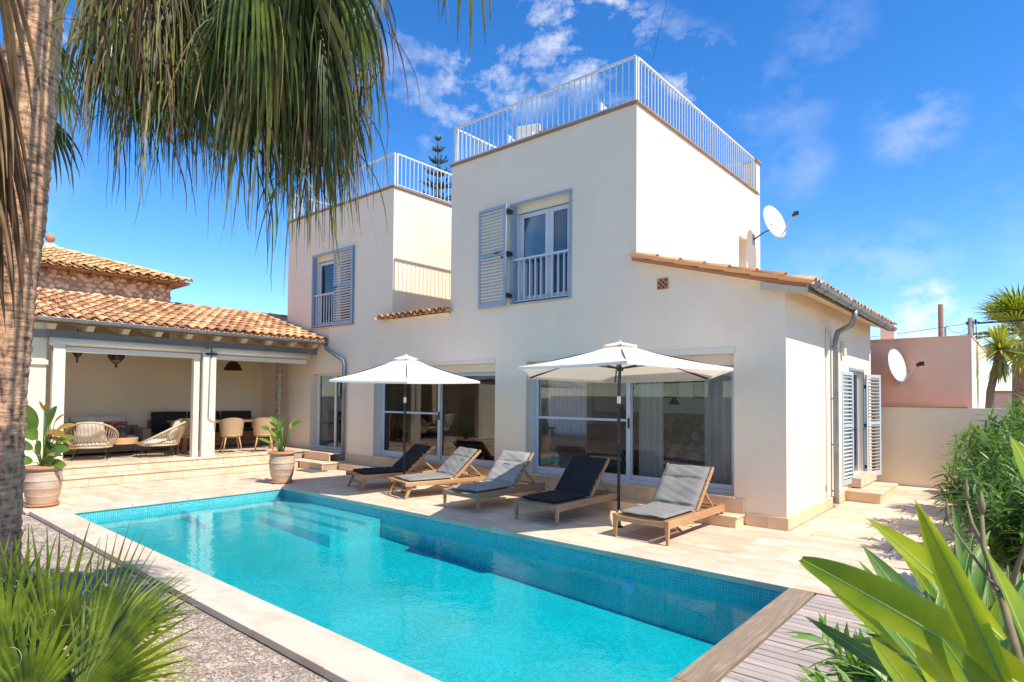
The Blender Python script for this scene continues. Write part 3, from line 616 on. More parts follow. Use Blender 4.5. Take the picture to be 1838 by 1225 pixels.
def upwin(x0, x1, z0, z1, nb, split, rev=.14):
    wn = MB()
    for a in ((x0,x0+.05,z0,z1), (x1-.05,x1,z0,z1), (x0+.05,x1-.05,z1-.05,z1), (x0+.05,x1-.05,z0,z0+.05)): wn.box(a[0], rev, a[2], a[1], rev+.05, a[3])
    o = wn.build('window', M_['alu'], villa, bevel=.003)
    bx('blind_box', M_['cream'], o, x0+.001, rev-.05, z1-.13, x1-.001, rev-.002, z1-.002)
    for a, c in ((x0+.052, split-.002), (split+.002, x1-.052)):
        g_ = .09; q = MB()
        for t_ in ((a,a+g_,z0+.06,z1-.14), (c-g_,c,z0+.06,z1-.14), (a+g_,c-g_,z0+.06,z0+.15), (a+g_,c-g_,z1-.22,z1-.14)): q.box(t_[0], rev+.0, t_[2], t_[1], rev+.045, t_[3])
        q.build('casement', M_['alu'], o, bevel=.003)
        bx('pane', M_['glass'], o, a+g_, rev+.02, z0+.15, c-g_, rev+.024, z1-.22)
    MB().box(x0, rev+.5, z0, x1, rev+.52, z1).build('dim_room_sheet', M_['dusk'], o)  # dark sheet, the dimness of the unlit room put into its colour
    return o
BF = .05
def bluesur(x0, x1, z0, z1):
    b_ = MB(); b_.box(x0-BF, -.02, z0, x0, -.001, z1); b_.box(x1, -.02, z0, x1+BF, -.001, z1); b_.box(x0-BF, -.02, z1, x1+BF, -.001, z1+BF)
    b_.box(x0+.001, -.001, z0+.03, x0+.012, .10, z1); b_.box(x1-.012, -.001, z0+.03, x1-.001, .10, z1)
    return b_.build('shutter_frame', M_['blue'], villa, bevel=.003)
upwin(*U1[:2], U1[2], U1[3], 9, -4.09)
bluesur(*U1)
bx('window_sill', M_['coping'], villa, U1[0]-.04, -.035, U1[2]-.03, U1[1]+.06, .14, U1[2]+.0, bevel=.004)
railing(villa, (U1[0]+.0, .03, 0), (U1[1]-.0, .03, 0), 3.52, 4.30, 10, M_['alu'], wtop=.05, wb=.02, posts=False, name='window_guard')
s1 = shutter(0, .74, 0, 1.90, M_['blue'], M_['slat'], villa); s1.location = (-5.64, -.055, 3.45); s1.rotation_euler = (0, 0, R(-3))
for z_ in (3.62, 4.4, 5.2): MB().box(-4.93, -.10, z_-.03, -4.82, -.02, z_+.03).box(-4.90, -.12, z_-.012, -4.86, -.02, z_+.055).build('hinge', M_['black'], villa)
MB().box(-5.2, -.12, 4.44, -4.98, -.10, 4.47).box(-5.02, -.12, 4.33, -4.99, -.095, 4.46).build('shutter_bolt', M_['black'], villa)
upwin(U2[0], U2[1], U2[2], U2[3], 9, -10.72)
bluesur(*U2)
bx('window_sill', M_['coping'], villa, U2[0]-.04, -.035, U2[2]-.03, U2[1]+.06, .14, U2[2]+.0, bevel=.004)
railing(villa, (U2[0], .03, 0), (-10.6, .03, 0), 3.52, 4.32, 9, M_['alu'], wtop=.05, wb=.02, posts=False, name='window_guard')
s2 = shutter(0, .78, 0, 1.86, M_['blue'], M_['slat'], villa); s2.location = (-10.64, -.03, 3.48)
MB().box(-10.66, -.10, 4.40, -10.46, -.082, 4.425).build('shutter_bolt', M_['black'], villa)
# clay grille vent
v_ = bx('vent_frame', M_['terracotta'], villa, -1.88, -.014, 3.42, -1.70, -.001, 3.59)
for i in range(4):
    for j in range(4):
        if (i+j) % 2 == 0: MB().box(-1.865+i*.038, -.018, 3.435+j*.036, -1.865+i*.038+.03, -.0145, 3.435+j*.036+.028).build('vent_hole', M_['dark'], v_)
# ---- clay tiles
def tile_mesh(mat, ln=.40, r0=.088, r1=.072, n_=7, t=.012, arc=PI):
    me_v = []; b_ = MB(); rr = []
    for (yy_, r_) in ((0, r0), (ln, r1)):
        for q in (0, -t):
            for j in range(n_+1):
                a = PI/2-arc/2+arc*j/n_; me_v.append(((r_+q)*math.cos(a), yy_, (r_+q)*math.sin(a)*.85))
    k_ = n_+1; fs = []
    for j in range(n_):
        fs.append((j, j+1, 2*k_+j+1, 2*k_+j)); fs.append((k_+j+1, k_+j, 3*k_+j, 3*k_+j+1)); fs.append((j+1, j, k_+j, k_+j+1)); fs.append((2*k_+j, 2*k_+j+1, 3*k_+j+1, 3*k_+j))
    fs.append((0, 2*k_, 3*k_, k_)); fs.append((n_, k_+n_, 3*k_+n_, 2*k_+n_))
    b_.add(me_v, fs); me = bpy.data.meshes.new('roof_tile'); me.from_pydata(b_.v, [], b_.f); me.materials.append(mat); me.shade_smooth()
    return me
TM = tile_mesh(M_['clay_tile']); TMY = tile_mesh(M_['clay_yellow'])
def tiled(parent, eave0, along, upslope, width, length, me, cols, rows, mat, pan=True, lift=.035, clip=None, jit=1.0, rowlen=None):
    """rows of cover tiles; eave0 = corner of the eave, along = unit vector along it, upslope = unit vector up the slope"""
    A = Vector(along).normalized(); U = Vector(upslope).normalized(); Nn = A.cross(U).normalized()
    if Nn.z < 0: Nn = -Nn
    rl = length/rows; sy = rl/.36
    for c_ in range(cols):
        for r_ in range(rows):
            s_ = (c_+.5)*width/cols; t_ = r_*rl
            if clip and not clip(s_, t_+rl*.5): continue
            o = bpy.data.objects.new('roof_tile', me); col.objects.link(o); o.parent = parent
            X_ = A if A.cross(U).z > 0 else -A
            tilt = Nn*.03
            Uy = (U*1.0-Nn*.035).normalized(); Zt = X_.cross(Uy)
            mm = Matrix((( X_.x, Uy.x, Zt.x), (X_.y, Uy.y, Zt.y), (X_.z, Uy.z, Zt.z))).to_4x4()
            p_ = Vector(eave0)+A*(s_+random.uniform(-.008, .008)*jit)+U*(t_-.02+random.uniform(-.012, .012)*jit)+Nn*(lift+random.uniform(0, .008)*jit)
            sx = (width/cols)/.2
            o.matrix_local = Matrix.Translation(p_) @ mm @ Matrix.Rotation(random.uniform(-.03, .03)*jit, 4, 'Z') @ Matrix.Diagonal((sx, sy, sx, 1))
    if pan:    # channel tiles under the covers : joined
        b_ = MB(); w_ = width/cols; n_ = 4
        for c_ in range(cols+1):
            for r_ in range(rows):
                if clip and not clip(min(max((c_)*w_, .01), width-.01), (r_+.5)*rl): continue
                base = len(b_.v); vs = []
                for (t_, dz) in ((r_*rl-.03, .012), ((r_+1)*rl, 0)):
                    for j in range(n_+1):
                        a = PI+PI*j/n_; off = w_*.46*math.cos(a); h = .045*(1+math.sin(a))+dz
                        vs.append(Vector(eave0)+A*(c_*w_+off)+U*t_+Nn*(h-.01))
                b_.add(vs, [(j, j+1, n_+2+j, n_+1+j) for j in range(n_)])
        b_.build('channel_tiles', mat, parent, smooth=True, kind='stuff')
# strip of tiles between the two towers
st_ = MB().prism([(X5, -.02, 3.40), (X5, -.10, 3.45), (X5, 1.9, 3.62), (X5, 1.9, 3.40)], (X2-X5, 0, 0)).build('ledge', M_['stucco'], villa)
recess = bx('recess_roof', M_['clay_tile'], villa, X5+.01, -.0, 3.46, X2-.01, 1.9, 3.49)
tiled(recess, (X5-.30, -.17, 3.46), (1, 0, 0), (0, 1, .10), 2.17, .80, TM, 11, 2, M_['clay_tile'])
# lean-to roof on the right : slopes down towards +x
ang = math.atan2(3.90-3.267, 2.248)
Ux = Vector((-math.cos(ang), 0, math.sin(ang)))
lean = MB().prism([(.32, -.14, 3.17), (X1, -.14, 3.89), (X1, -.14, 3.95), (.32, -.14, 3.235)], (0, 5.8, 0)).build('lean_to_roof', M_['stucco_warm'], villa)
tiled(lean, (.34, -.155, 3.235), (0, 1, 0), Ux, 5.8, 2.70, TM, 29, 7, M_['clay_tile'], clip=lambda s_, t_: s_ < .5 or s_ > 5.4 or t_ < .3 or (int(s_*5) % 3 == 0 and t_ < .9))
bx('eave_fascia', M_['brownwood'], villa, .325, -.15, 3.13, .35, 5.64, 3.24)
MB().prism([(.32, -.165, 3.10), (-.28, -.165, 3.235), (-.28, -.165, 3.33), (.32, -.165, 3.19)], (0, .03, 0)).build('eave_beam_end', M_['beam'], villa)
MB().prism([(.30, -.15, 3.185), (X1, -.15, 3.90), (X1, -.15, 3.955), (.30, -.15, 3.235)], (0, .012, 0)).build('verge_board', M_['terracotta'], villa)
# half-round gutter
def gutter(parent, a, c, r_, mat, name='gutter', nrm_up=True, rings=5):
    a = Vector(a); c = Vector(c); d = (c-a).normalized(); s_ = d.cross(Vector((0, 0, 1))).normalized(); n_ = 10; b_ = MB()
    vs = []
    for q in (a, c):
        for rr in (r_, r_-.006):
            for j in range(n_+1):
                t_ = PI+PI*j/n_; vs.append(q+s_*(rr*math.cos(t_))+Vector((0, 0, rr*math.sin(t_))))
    k_ = n_+1; fs = []
    for j in range(n_): fs += [(j, j+1, 2*k_+j+1, 2*k_+j), (k_+j+1, k_+j, 3*k_+j, 3*k_+j+1), (j, k_+j, k_+j+1, j+1), (2*k_+j, 2*k_+j+1, 3*k_+j+1, 3*k_+j)]
    b_.add(vs, fs)
    for q in (a, c): b_.add([q+s_*(r_*math.cos(PI+PI*j/n_))+Vector((0, 0, r_*math.sin(PI+PI*j/n_))) for j in range(n_+1)], [tuple(range(n_+1))])
    for e in (1, -1): b_.tube([a+s_*(r_*e), c+s_*(r_*e)], .007, 6)
    o = b_.build(name, mat, parent, smooth=False)
    for i in range(rings):
        q = a+(c-a)*((i+.5)/rings)
        MB().tube([q+s_*((r_+.004)*math.cos(PI+PI*j/n_))+Vector((0, 0, (r_+.004)*math.sin(PI+PI*j/n_))) for j in range(n_+1)], .008, 5).build('bracket', mat, o)
    return o
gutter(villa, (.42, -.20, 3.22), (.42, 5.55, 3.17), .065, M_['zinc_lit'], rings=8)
MB().tube([(.42, 2.05, 3.14), (.42, 2.05, 3.03), (.36, 2.10, 2.92), (.12, 2.34, 2.84), (.07, 2.40, 2.72), (.07, 2.40, .20), (.07, 2.40, .06)], .042, 12).build('downpipe', M_['zinc'], villa, smooth=True)
for z_ in (.25, 1.0, 1.75, 2.6): MB().lathe([(.047, 0), (.047, .02)], 12, (.07, 2.40, z_)).box(.002, 2.39, z_, .03, 2.41, z_+.02).build('pipe_clip', M_['zinc'], villa)
MB().tube([(.008, 2.05, 2.9), (.008, 2.05, .15)], .006, 6).build('cable', M_['beam'], villa)
bx('wall_lamp', M_['cream'], villa, .002, 3.05, 2.50, .07, 3.2, 2.76, bevel=.01)
# ---- side door with shutters
fr = MB()
for a in ((SD[0],SD[0]+.06,SD[2],SD[3]), (SD[1]-.06,SD[1],SD[2],SD[3]), (SD[0]+.06,SD[1]-.06,SD[3]-.06,SD[3]), (4.28,4.34,SD[2],SD[3]-.06)): fr.box(-.14, a[0], a[2], -.08, a[1], a[3])
sd = fr.build('side_door', M_['alu'], villa, bevel=.003)
bx('pane', M_['glass'], sd, -.115, SD[0]+.06, SD[2]+.1, -.111, 4.28, SD[3]-.06); bx('pane', M_['glass'], sd, -.115, 4.34, SD[2]+.1, -.111, SD[1]-.06, SD[3]-.06)
b_ = MB(); b_.box(-.001+.002, SD[0]-.05, SD[2], .02, SD[0], SD[3]); b_.box(.001, SD[1], SD[2], .02, SD[1]+.05, SD[3]); b_.box(.001, SD[0]-.05, SD[3], .02, SD[1]+.05, SD[3]+.05); b_.build('shutter_frame', M_['blue'], villa, bevel=.002)
for (yh, lab, rot) in ((SD[0]-.02, 0, R(-90-5)), (SD[1]+.02, 1, R(90-14))):
    s_ = shutter(0, .60, 0, 1.98, M_['greyblue'], M_['greyblue'], villa)
    s_.location = (.03 if lab else .065, yh, .26); s_.rotation_euler = (0, 0, rot)
for z_ in (.45, 1.25, 2.0): MB().box(.02, SD[1]+.0, z_-.03, .06, SD[1]+.10, z_+.03).build('hinge', M_['black'], villa)
MB().tube([(.09, 3.5, 1.22), (.14, 3.5, 1.22), (.14, 3.62, 1.22)], .012, 6).build('door_handle', M_['black'], villa)
bx('side_threshold', M_['trav'], villa, .001, 3.6, .20, .20, 5.0, .36, bevel=.005)
ss = thing('side_door_step', 'single pale stone step below the shuttered side door', 'step')
bx('riser_stone', M_['trav_front'], ss, .03, 3.22, 0, .55, 4.85, .15, bevel=.003); bx('tread_stone', M_['trav'], ss, .02, 3.20, .15, .57, 4.87, .18, bevel=.004)
bx('fill', M_['trav_front'], villa, .001, 3.55, 0, .029, 5.0, .20)
MB().box(.002, 2.0, .30, .012, 2.06, .38).build('drain_cover', M_['terracotta'], villa)
# ---- rooms behind the glass
bb = MB(); bb.box(-9.4, .33, .30, -.31, 5.2, .36); bb.build('room_floor', M_['roomfloor'], villa)
bb = MB(); bb.box(-9.6, .33, 2.5, -.31, 5.2, 2.58); bb.box(-5.2, 5.0, .36, -.31, 5.2, 2.5); bb.box(-9.6, 5.0, .36, -8.8, 5.2, 2.5); bb.box(-8.8, 5.0, .36, -5.2, 5.2, .8); bb.box(-8.8, 5.0, 2.3, -5.2, 5.2, 2.5); bb.box(-9.75, .33, .36, -9.6, 5.2, 2.5); bb.box(-4.9, 2.6, .36, -4.75, 5.0, 2.5)  # gap in the rear room wall matches the added light opening
bb.build('room_wall', M_['room'], villa)
bb = MB(); bb.box(-14.05, 2.8, .36, -9.76, 3.0, 2.5).box(-14.05, .33, 2.5, -9.76, 3.0, 2.58).box(-14.05, .33, .345, -9.76, 2.8, .36); bb.build('kitchen_wall', M_['room'], villa)
kc = thing('kitchen_cupboard', 'white kitchen base cupboard with dark worktop seen through the kitchen door', 'cupboard', (-12.2, 1.6, .36))
bx('carcass', M_['white'], kc, -.9, 0, 0, .9, .6, .86)
for i in range(3):
    for j in range(3): MB().box(-.88+i*.59, -.02, .03+j*.28, -.88+i*.59+.57, -.001, .03+j*.28+.26).build('drawer_front', M_['white'], kc, bevel=.003)
bx('worktop', M_['tablewood'], kc, -.92, -.03, .86, .92, .6, .90)
ks = thing('kitchen_shelf', 'small white box shelf high on the kitchen wall behind the glass', 'shelf', (-12.5, 1.4, 1.65))
MB().box(0, 0, 0, .6, .3, .02).box(0, 0, .5, .6, .3, .52).box(0, 0, .02, .02, .3, .5).box(.58, 0, .02, .6, .3, .5).build('frame', M_['white'], ks)
bx('oven_front', M_['black'], kc, .35, -.035, .1, .86, -.021, .8)
# stone fireplace wall in the right room
hearth = thing('stone_wall', 'rough stone half wall inside the right hand living room', 'wall', (0, 0, 0))
bx('core', M_['joint'], hearth, -3.9, 2.62, .36, -.5, 3.0, 1.45)
def stone_mesh(seed):
    r_ = random.Random(seed); b_ = MB(); n_ = r_.choice((5, 6, 7)); a0 = r_.random()
    outer = [((.5+r_.uniform(-.08, .05))*math.cos(a0+2*PI*j/n_), (.5+r_.uniform(-.08, .05))*math.sin(a0+2*PI*j/n_)) for j in range(n_)]
    vs = [(x, 0, z) for x, z in outer]+[(x*.82, -.8, z*.82) for x, z in outer]+[(0, -1, 0)]
    fs = [(j, (j+1) % n_, n_+(j+1) % n_, n_+j) for j in range(n_)]+[(n_+j, n_+(j+1) % n_, 2*n_) for j in range(n_)]
    b_.add(vs, fs); me = bpy.data.meshes.new('stone'); me.from_pydata(b_.v, [], b_.f); me.materials.append(M_['stone']); return me
SM = [stone_mesh(i) for i in range(10)]
def stonewall(parent, org, along, width, height, nx, nz, depth=.03, name='stone', skip=None):
    A = Vector(along).normalized(); dw, dh = width/nx, height/nz; outv = Vector((A.y, -A.x, 0))
    angz = math.atan2(A.y, A.x)
    for j in range(nz):
        for i in range(nx):
            if skip and skip((i+.5)*dw, (j+.5)*dh): continue
            o = bpy.data.objects.new(name, random.choice(SM)); col.objects.link(o); o.parent = parent
            p_ = Vector(org)+A*((i+.5+(.5 if j % 2 else 0)*.9)*dw+random.uniform(-.25, .25)*dw)+Vector((0, 0, (j+.5)*dh+random.uniform(-.22, .22)*dh))
            o.location = p_; o.rotation_euler = (0, random.uniform(-.7, .7), angz); o.scale = (dw*random.uniform(.85, 1.5), depth*random.uniform(.5, 1.15), dh*random.uniform(.9, 1.45))
stonewall(hearth, (-3.9, 2.615, .36), (1, 0, 0), 3.3, 1.08, 13, 6, .06)
for i, (a, c, lab) in enumerate(((-3.45, -2.75, 'picture of a dark tree hanging left in the right hand room'), (-2.45, -1.05, 'wide framed sea picture hanging right in the right hand room'))):
    pc = thing('framed_picture', lab, 'picture', (a, 2.598, 1.75), group='pictures in the right hand room')
    MB().box(0, 0, 0, c-a, -.03, .03).box(0, 0, .55, c-a, -.03, .58).box(0, 0, .03, .03, -.03, .55).box(c-a-.03, 0, .03, c-a, -.03, .55).build('frame', M_['black'], pc)
    MB().box(.03, -.001, .03, c-a-.03, -.012, .55).build('canvas', M_['cloudy'], pc)
bx('room_partition', M_['room'], villa, -4.7, 2.6, 1.45, -.31, 2.62, 2.5)
for i, x_ in enumerate((-2.95, -2.05)):
    lt = thing('table_lantern', ['small pale lantern standing left on the stone wall ledge indoors', 'small pale lantern standing right on the stone wall ledge indoors'][i], 'lantern', (x_, 2.75, 1.45), group='lanterns on the stone ledge')
    MB().box(-.09, -.09, 0, .09, .09, .02).box(-.09, -.09, .22, .09, .09, .24).build('frame', M_['white'], lt); MB().box(-.07, -.07, .02, .07, .07, .22).build('glass_body', M_['cream_fab'], lt)
def curtain(x0, x1, y, z0, z1, label, folds=7, amp=.04):
    b_ = MB(); n_ = folds*8
    b_.grid(lambda u, v: (x0+(x1-x0)*u, y+amp*math.sin(u*folds*2*PI)+.01*math.sin(u*31+v*2)*v, z1+(z0-z1)*v), n_, 4)
    o = b_.build('curtain', M_['curtain'], smooth=True); tag(o, label, 'curtain'); return o
curtain(-2.42, -1.98, .40, .38, 2.4, 'sheer curtain gathered beside the middle frame of the right window', 4)
curtain(-1.30, -.72, .40, .38, 2.4, 'wide sheer curtain at the right end of the right window', 5)
curtain(-6.98, -6.62, .40, .38, 2.4, 'sheer curtain gathered beside the middle frame of the left window', 4)
curtain(-4.47, -4.30, .42, .38, 2.4, 'bluish curtain edge at the left end of the right window', 2)
curtain(-9.0, -8.8, .42, .38, 2.4, 'bluish curtain edge at the left end of the left window', 2)
curtain(-8.9, -5.1, 4.9, .7, 2.4, 'long sheer curtain across the added rear light opening of the left hand room', 26)  # unseen opening and its curtain, added to brighten the interior
# furniture seen indoors
def dining_set():
    t_ = thing('indoor_table', 'white dining table standing inside behind the left window', 'table', (-6.1, 1.7, .36))
    MB().box(-.75, -.4, .70, .75, .4, .74).build('table_top', M_['white'], t_)
    for sx in (-1, 1):
        for sy in (-1, 1): MB().box(sx*.68-.03, sy*.34-.03, 0, sx*.68+.03, sy*.34+.03, .70).build('leg', M_['white'], t_)
    c_ = thing('indoor_sofa', 'pale fabric sofa inside the left hand room', 'sofa', (-7.4, 2.6, .36))
    bx('seat', M_['cream_fab'], c_, -.9, -.4, .12, .9, .4, .42, bevel=.04); bx('backrest', M_['cream_fab'], c_, -.9, .4, .12, .9, .6, .85, bevel=.05)
    for sx in (-1, 1): bx('armrest', M_['cream_fab'], c_, sx*.9-(.16 if sx > 0 else -.0), -.41, .12, sx*.9+(.0 if sx > 0 else .16), .399, .6, bevel=.03)
    s_ = thing('sideboard', 'dark wooden sideboard standing behind the right window', 'sideboard', (-4.0, 1.9, .36))
    bx('carcass', M_['tablewood'], s_, -.3, -.2, .08, 1.0, .25, .85, bevel=.01)
    for i in range(3): MB().box(-.28+i*.43, -.22, .1, -.28+i*.43+.41, -.201, .83).build('door', M_['tablewood'], s_, bevel=.004)
    for sx in (-.25, .9): bx('leg', M_['black'], s_, sx, -.15, 0, sx+.05, .2, .08)
    l_ = thing('arc_lamp', 'thin black arc floor lamp bending over inside the right window', 'lamp', (-3.05, 1.2, .36))
    MB().tube([(0, 0, 0), (0, 0, 1.3)]+[(.45-.45*math.cos(a), 0, 1.3+.45*math.sin(a)) for a in np.linspace(0, PI*.9, 12)], .01, 6).build('arc_tube', M_['black'], l_)
    MB().lathe([(.14, 0), (.14, .03)], 16).build('base', M_['black'], l_)
    MB().lathe([(.10, 0), (.03, .12)], 14, (.87, 0, 1.28)).build('lamp_shade', M_['black'], l_)
    l2 = thing('candle_lantern', 'dark pointed lantern standing on the sideboard indoors', 'lantern', (-3.6, 1.9, 1.21))
    MB().lathe([(.09, 0), (.09, .02), (.075, .03), (.075, .22), (.10, .23), (.03, .33), (.01, .40)], 8).build('cage', M_['black'], l2)
    p_ = thing('indoor_plant_pot', 'tall dark vase with a leafy plant at the right end of the left window', 'plant', (-5.6, 1.1, .36))
    MB().lathe([(.10, 0), (.14, .3), (.11, .75), (.12, .8)], 14).build('vase', M_['wicker_old'], p_, smooth=True)
    for i in range(9):
        a = i*2.4; blade(p_, (0, 0, .75), (.25*math.cos(a), .25*math.sin(a), 1.15+.2*random.random()), .07, M_['leaf_ole'], 'leaf', droop=.05)
def blade(parent, a, c, wd, mat, name='leaf', droop=.0, n_=6, fold=.15, nrm_hint=(0, 0, 1), shape=None, rib=False):
    a = Vector(a); c = Vector(c); d = c-a; s_ = d.cross(Vector(nrm_hint))
    if s_.length < 1e-4: s_ = d.cross(Vector((1, 0, .2)))
    s_.normalize(); nn = s_.cross(d).normalized(); shape = shape or (lambda t: math.sin(PI*min(1, t*.96+.04))**.8)
    vs = []; ctr = []
    for i in range(n_+1):
        t = i/n_; q = a+d*t+Vector((0, 0, -1))*(droop*d.length*t*t); ww = wd/2*shape(t)
        vs += [q-s_*ww+nn*(fold*ww), q, q+s_*ww+nn*(fold*ww)]; ctr.append(q)
    fs = []
    for i in range(n_): k_ = i*3; fs += [(k_, k_+1, k_+4, k_+3), (k_+1, k_+2, k_+5, k_+4)]
    o = MB().add(vs, fs).build(name, mat, parent, smooth=True)
    if rib: MB().tube([q+nn*.001 for q in ctr], [wd*.045*(1-.75*i/n_) for i in range(n_+1)], 5).build('midrib', M_['rib'], o, smooth=True)
    return o
dining_set()

# ------------------------------------------------------------------ porch wing
porch = thing('porch', 'open veranda wing with clay tile roof, cream posts and blind housings', 'porch')
FZ = .37
PFX = -11.32      # front edge of the porch floor
b = MB(); b.box(-14.6, -6.6, 2.62-2.62, -14.3, 0, 3.85); b.box(-14.3, -6.6, 0, PFX-.35, -6.3, 3.0); b.build('back_wall', M_['stucco_warm'], porch)
b = MB(); b.box(-11.75, -6.3, FZ, -11.45, -5.62, 3.05); b.box(-11.78, -6.32, 2.28, -11.40, -5.60, 2.36); b.build('end_pier', M_['stucco_warm'], porch)
bx('floor_core', M_['joint'], porch, -14.3, -6.3, 0, PFX-.03, -.001, FZ-.03)
# ceiling boards and rafters
EZ = 3.10; SL = .28
def rz_(x): return EZ+(-11.0-x)*SL
MB().prism([(-11.05, -5.86, rz_(-11.05)-.05), (-14.3, -5.86, rz_(-14.3)-.05), (-14.3, -5.86, rz_(-14.3)), (-11.05, -5.86, rz_(-11.05))], (0, 5.855, 0)).build('roof_deck', M_['cream'], porch)
for i in range(10):
    y_ = -5.66+i*.60
    MB().prism([(-11.12, y_, rz_(-11.12)-.06), (-11.12, y_, rz_(-11.12)-.11), (-11.26, y_, rz_(-11.26)-.24), (-11.6, y_, rz_(-11.6)-.30), (-14.3, y_, rz_(-14.3)-.26), (-14.3, y_, rz_(-14.3)-.055)], (0, .12, 0)).build('rafter', M_['beam'], porch, bevel=.006)
bx('fascia_board', M_['brownwood'], porch, -11.06, -5.88, EZ-.075, -11.03, -.003, EZ+.01)
bx('lintel_beam', M_['greywood'], porch, -11.60, -5.85, 2.78, -11.42, -.003, 2.93)
MB().tube([(-11.36, -5.60, 2.72), (-11.36, -2.82, 2.72)], .075, 14).build('blind_roller', M_['cream'], porch, smooth=True)
MB().tube([(-11.36, -2.72, 2.72), (-11.36, -.25, 2.72)], .075, 14).build('blind_roller', M_['cream'], porch, smooth=True)
bx('blind_rail', M_['cream'], porch, -11.42, -5.55, 2.53, -11.33, -2.9, 2.63, bevel=.01); bx('blind_rail', M_['cream'], porch, -11.42, -2.62, 2.53, -11.33, -.35, 2.63, bevel=.01)
gutter(porch, (-10.96, -5.88, EZ+.02), (-10.96, -.03, EZ-.01), .062, M_['zinc'], rings=11)
for (y0, y1, x0, x1) in ((-5.55, -5.36, -11.45, -11.3), (-3.02, -2.90, -11.52, -11.38), (-2.86, -2.58, -11.46, -11.30)):
    po = bx('post', M_['cream'], porch, x0, y0, FZ, x1, y1, 2.74 if y1 > -3 else 2.74, bevel=.006)
MB().tube([(-11.28, -2.72, 2.62), (-11.27, -2.74, 1.25), (-11.27, -2.70, 1.2), (-11.25, -2.60, 1.2), (-11.25, -2.60, 1.0)], .011, 6).build('blind_crank', M_['steel'], porch)
MB().box(-11.30, -2.82, 2.62, -11.26, -2.58, 2.66).tube([(-11.28, -2.7, 2.55), (-11.28, -2.7, 2.8)], .012, 6).build('crank_bracket', M_['black'], porch)
MB().tube([(-10.96, -.06, EZ-.06), (-10.92, -.07, EZ-.18), (-10.5, -.07, EZ-.36), (-10.16, -.07, EZ-.50), (-10.12, -.07, EZ-.62), (-10.12, -.07, .18)], .04, 12).build('downpipe', M_['zinc'], porch, smooth=True)
for z_ in (.6, 1.5, 2.3): MB().lathe([(.045, 0), (.045, .02)], 12, (-10.12, -.07, z_)).box(-10.13, -.06, z_, -10.11, -.001, z_+.02).build('pipe_clip', M_['zinc'], porch)
# roof : cover tiles one by one
roof = MB().prism([(-11.0, -5.92, rz_(-11.0)+.002), (-14.2, -5.92, rz_(-14.2)+.002), (-14.2, -5.92, rz_(-14.2)+.02), (-11.0, -5.92, rz_(-11.0)+.02)], (0, 5.915, 0)).build('roof', M_['clay_tile'], porch)
Up = Vector((-1, 0, SL)).normalized()
tiled(roof, (-10.93, -5.93, rz_(-10.93)+.02), (0, 1, 0), Up, 5.92, 3.35, TM, 29, 9, M_['clay_tile'])
for i in range(14):
    o = bpy.data.objects.new('ridge_tile', TM); col.objects.link(o); o.parent = roof
    o.matrix_local = Matrix.Translation((-14.2, -2.75+i*.36, rz_(-14.2)+.03+random.uniform(0, .01))) @ Matrix.Diagonal((1.25, 1, 1.1, 1))
MB().prism([(-12.99, 0, rz_(-12.99)-.01), (-14.25, 0, rz_(-14.25)-.01), (-14.25, 0, rz_(-14.25)+.06), (-12.99, 0, rz_(-12.99)+.06)], (0, 2.4, 0)).build('rear_roof', M_['clay_tile'], porch)
# floor tiles, steps
fl = bx('floor', M_['joint'], porch, -14.3, -6.3, FZ-.03, PFX, -.001, FZ-.012)
pave(-14.3, -6.3, PFX+.01, -.001, .75, .58, M_['floor_in'], fl, 'floor_tile', FZ, .02, False)
psteps = thing('porch_steps', 'two wide pale stone steps rising to the veranda floor', 'steps')
for i in range(10):
    a = -6.3+.56*i; c = min(a+.56, -.75)
    MB().box(PFX-.02, a+.0015, .205, PFX+.012, c-.0015, FZ-.035).build('riser_stone', M_['trav'], psteps, bevel=.002)
    MB().box(PFX-.3, a+.0015, FZ-.033, PFX+.035, c-.0015, FZ+.003).build('tread_stone', M_['trav'], psteps, bevel=.005)
    MB().box(PFX-.02, a+.0015, .168, -10.93, c-.0015, .20).build('tread_stone', M_['trav'], psteps, bevel=.005)
    MB().box(-10.99, a+.1515, 0.0, -10.955, min(c+.15, -.75)-.0015, .166).build('riser_stone', M_['trav'], psteps, bevel=.002)
bx('fill', M_['joint'], psteps, PFX-.02, -6.3, 0, -10.99, -.75, .166)
# landing at the kitchen door
bx('tread_stone', M_['trav'], psteps, PFX+.036, -.42, FZ-.033, -10.16, -.002, FZ+.003, bevel=.005)
bx('riser_stone', M_['trav_front'], psteps, PFX+.036, -.40, .18, -10.18, -.37, FZ-.034, bevel=.002)
bx('tread_stone', M_['trav'], psteps, PFX+.02, -.748, .150, -9.93, -.002, .176, bevel=.005)
bx('riser_stone', M_['trav_front'], psteps, -10.93, -.73, 0, -9.95, -.70, .148, bevel=.002)
bx('fill', M_['joint'], psteps, PFX+.04, -.70, 0, -9.95, -.01, .148)
mat_ = bx('door_mat', pm('mat', (.10, .10, .10), (.15, .15, .15), scale=20, rough=.95), None, -10.65, -1.02, .004, -9.95, -.62+.0, .018)
mat_.location = (.15, -.05, 0); tag(mat_, 'dark grey door mat on the terrace by the kitchen steps', 'door mat')
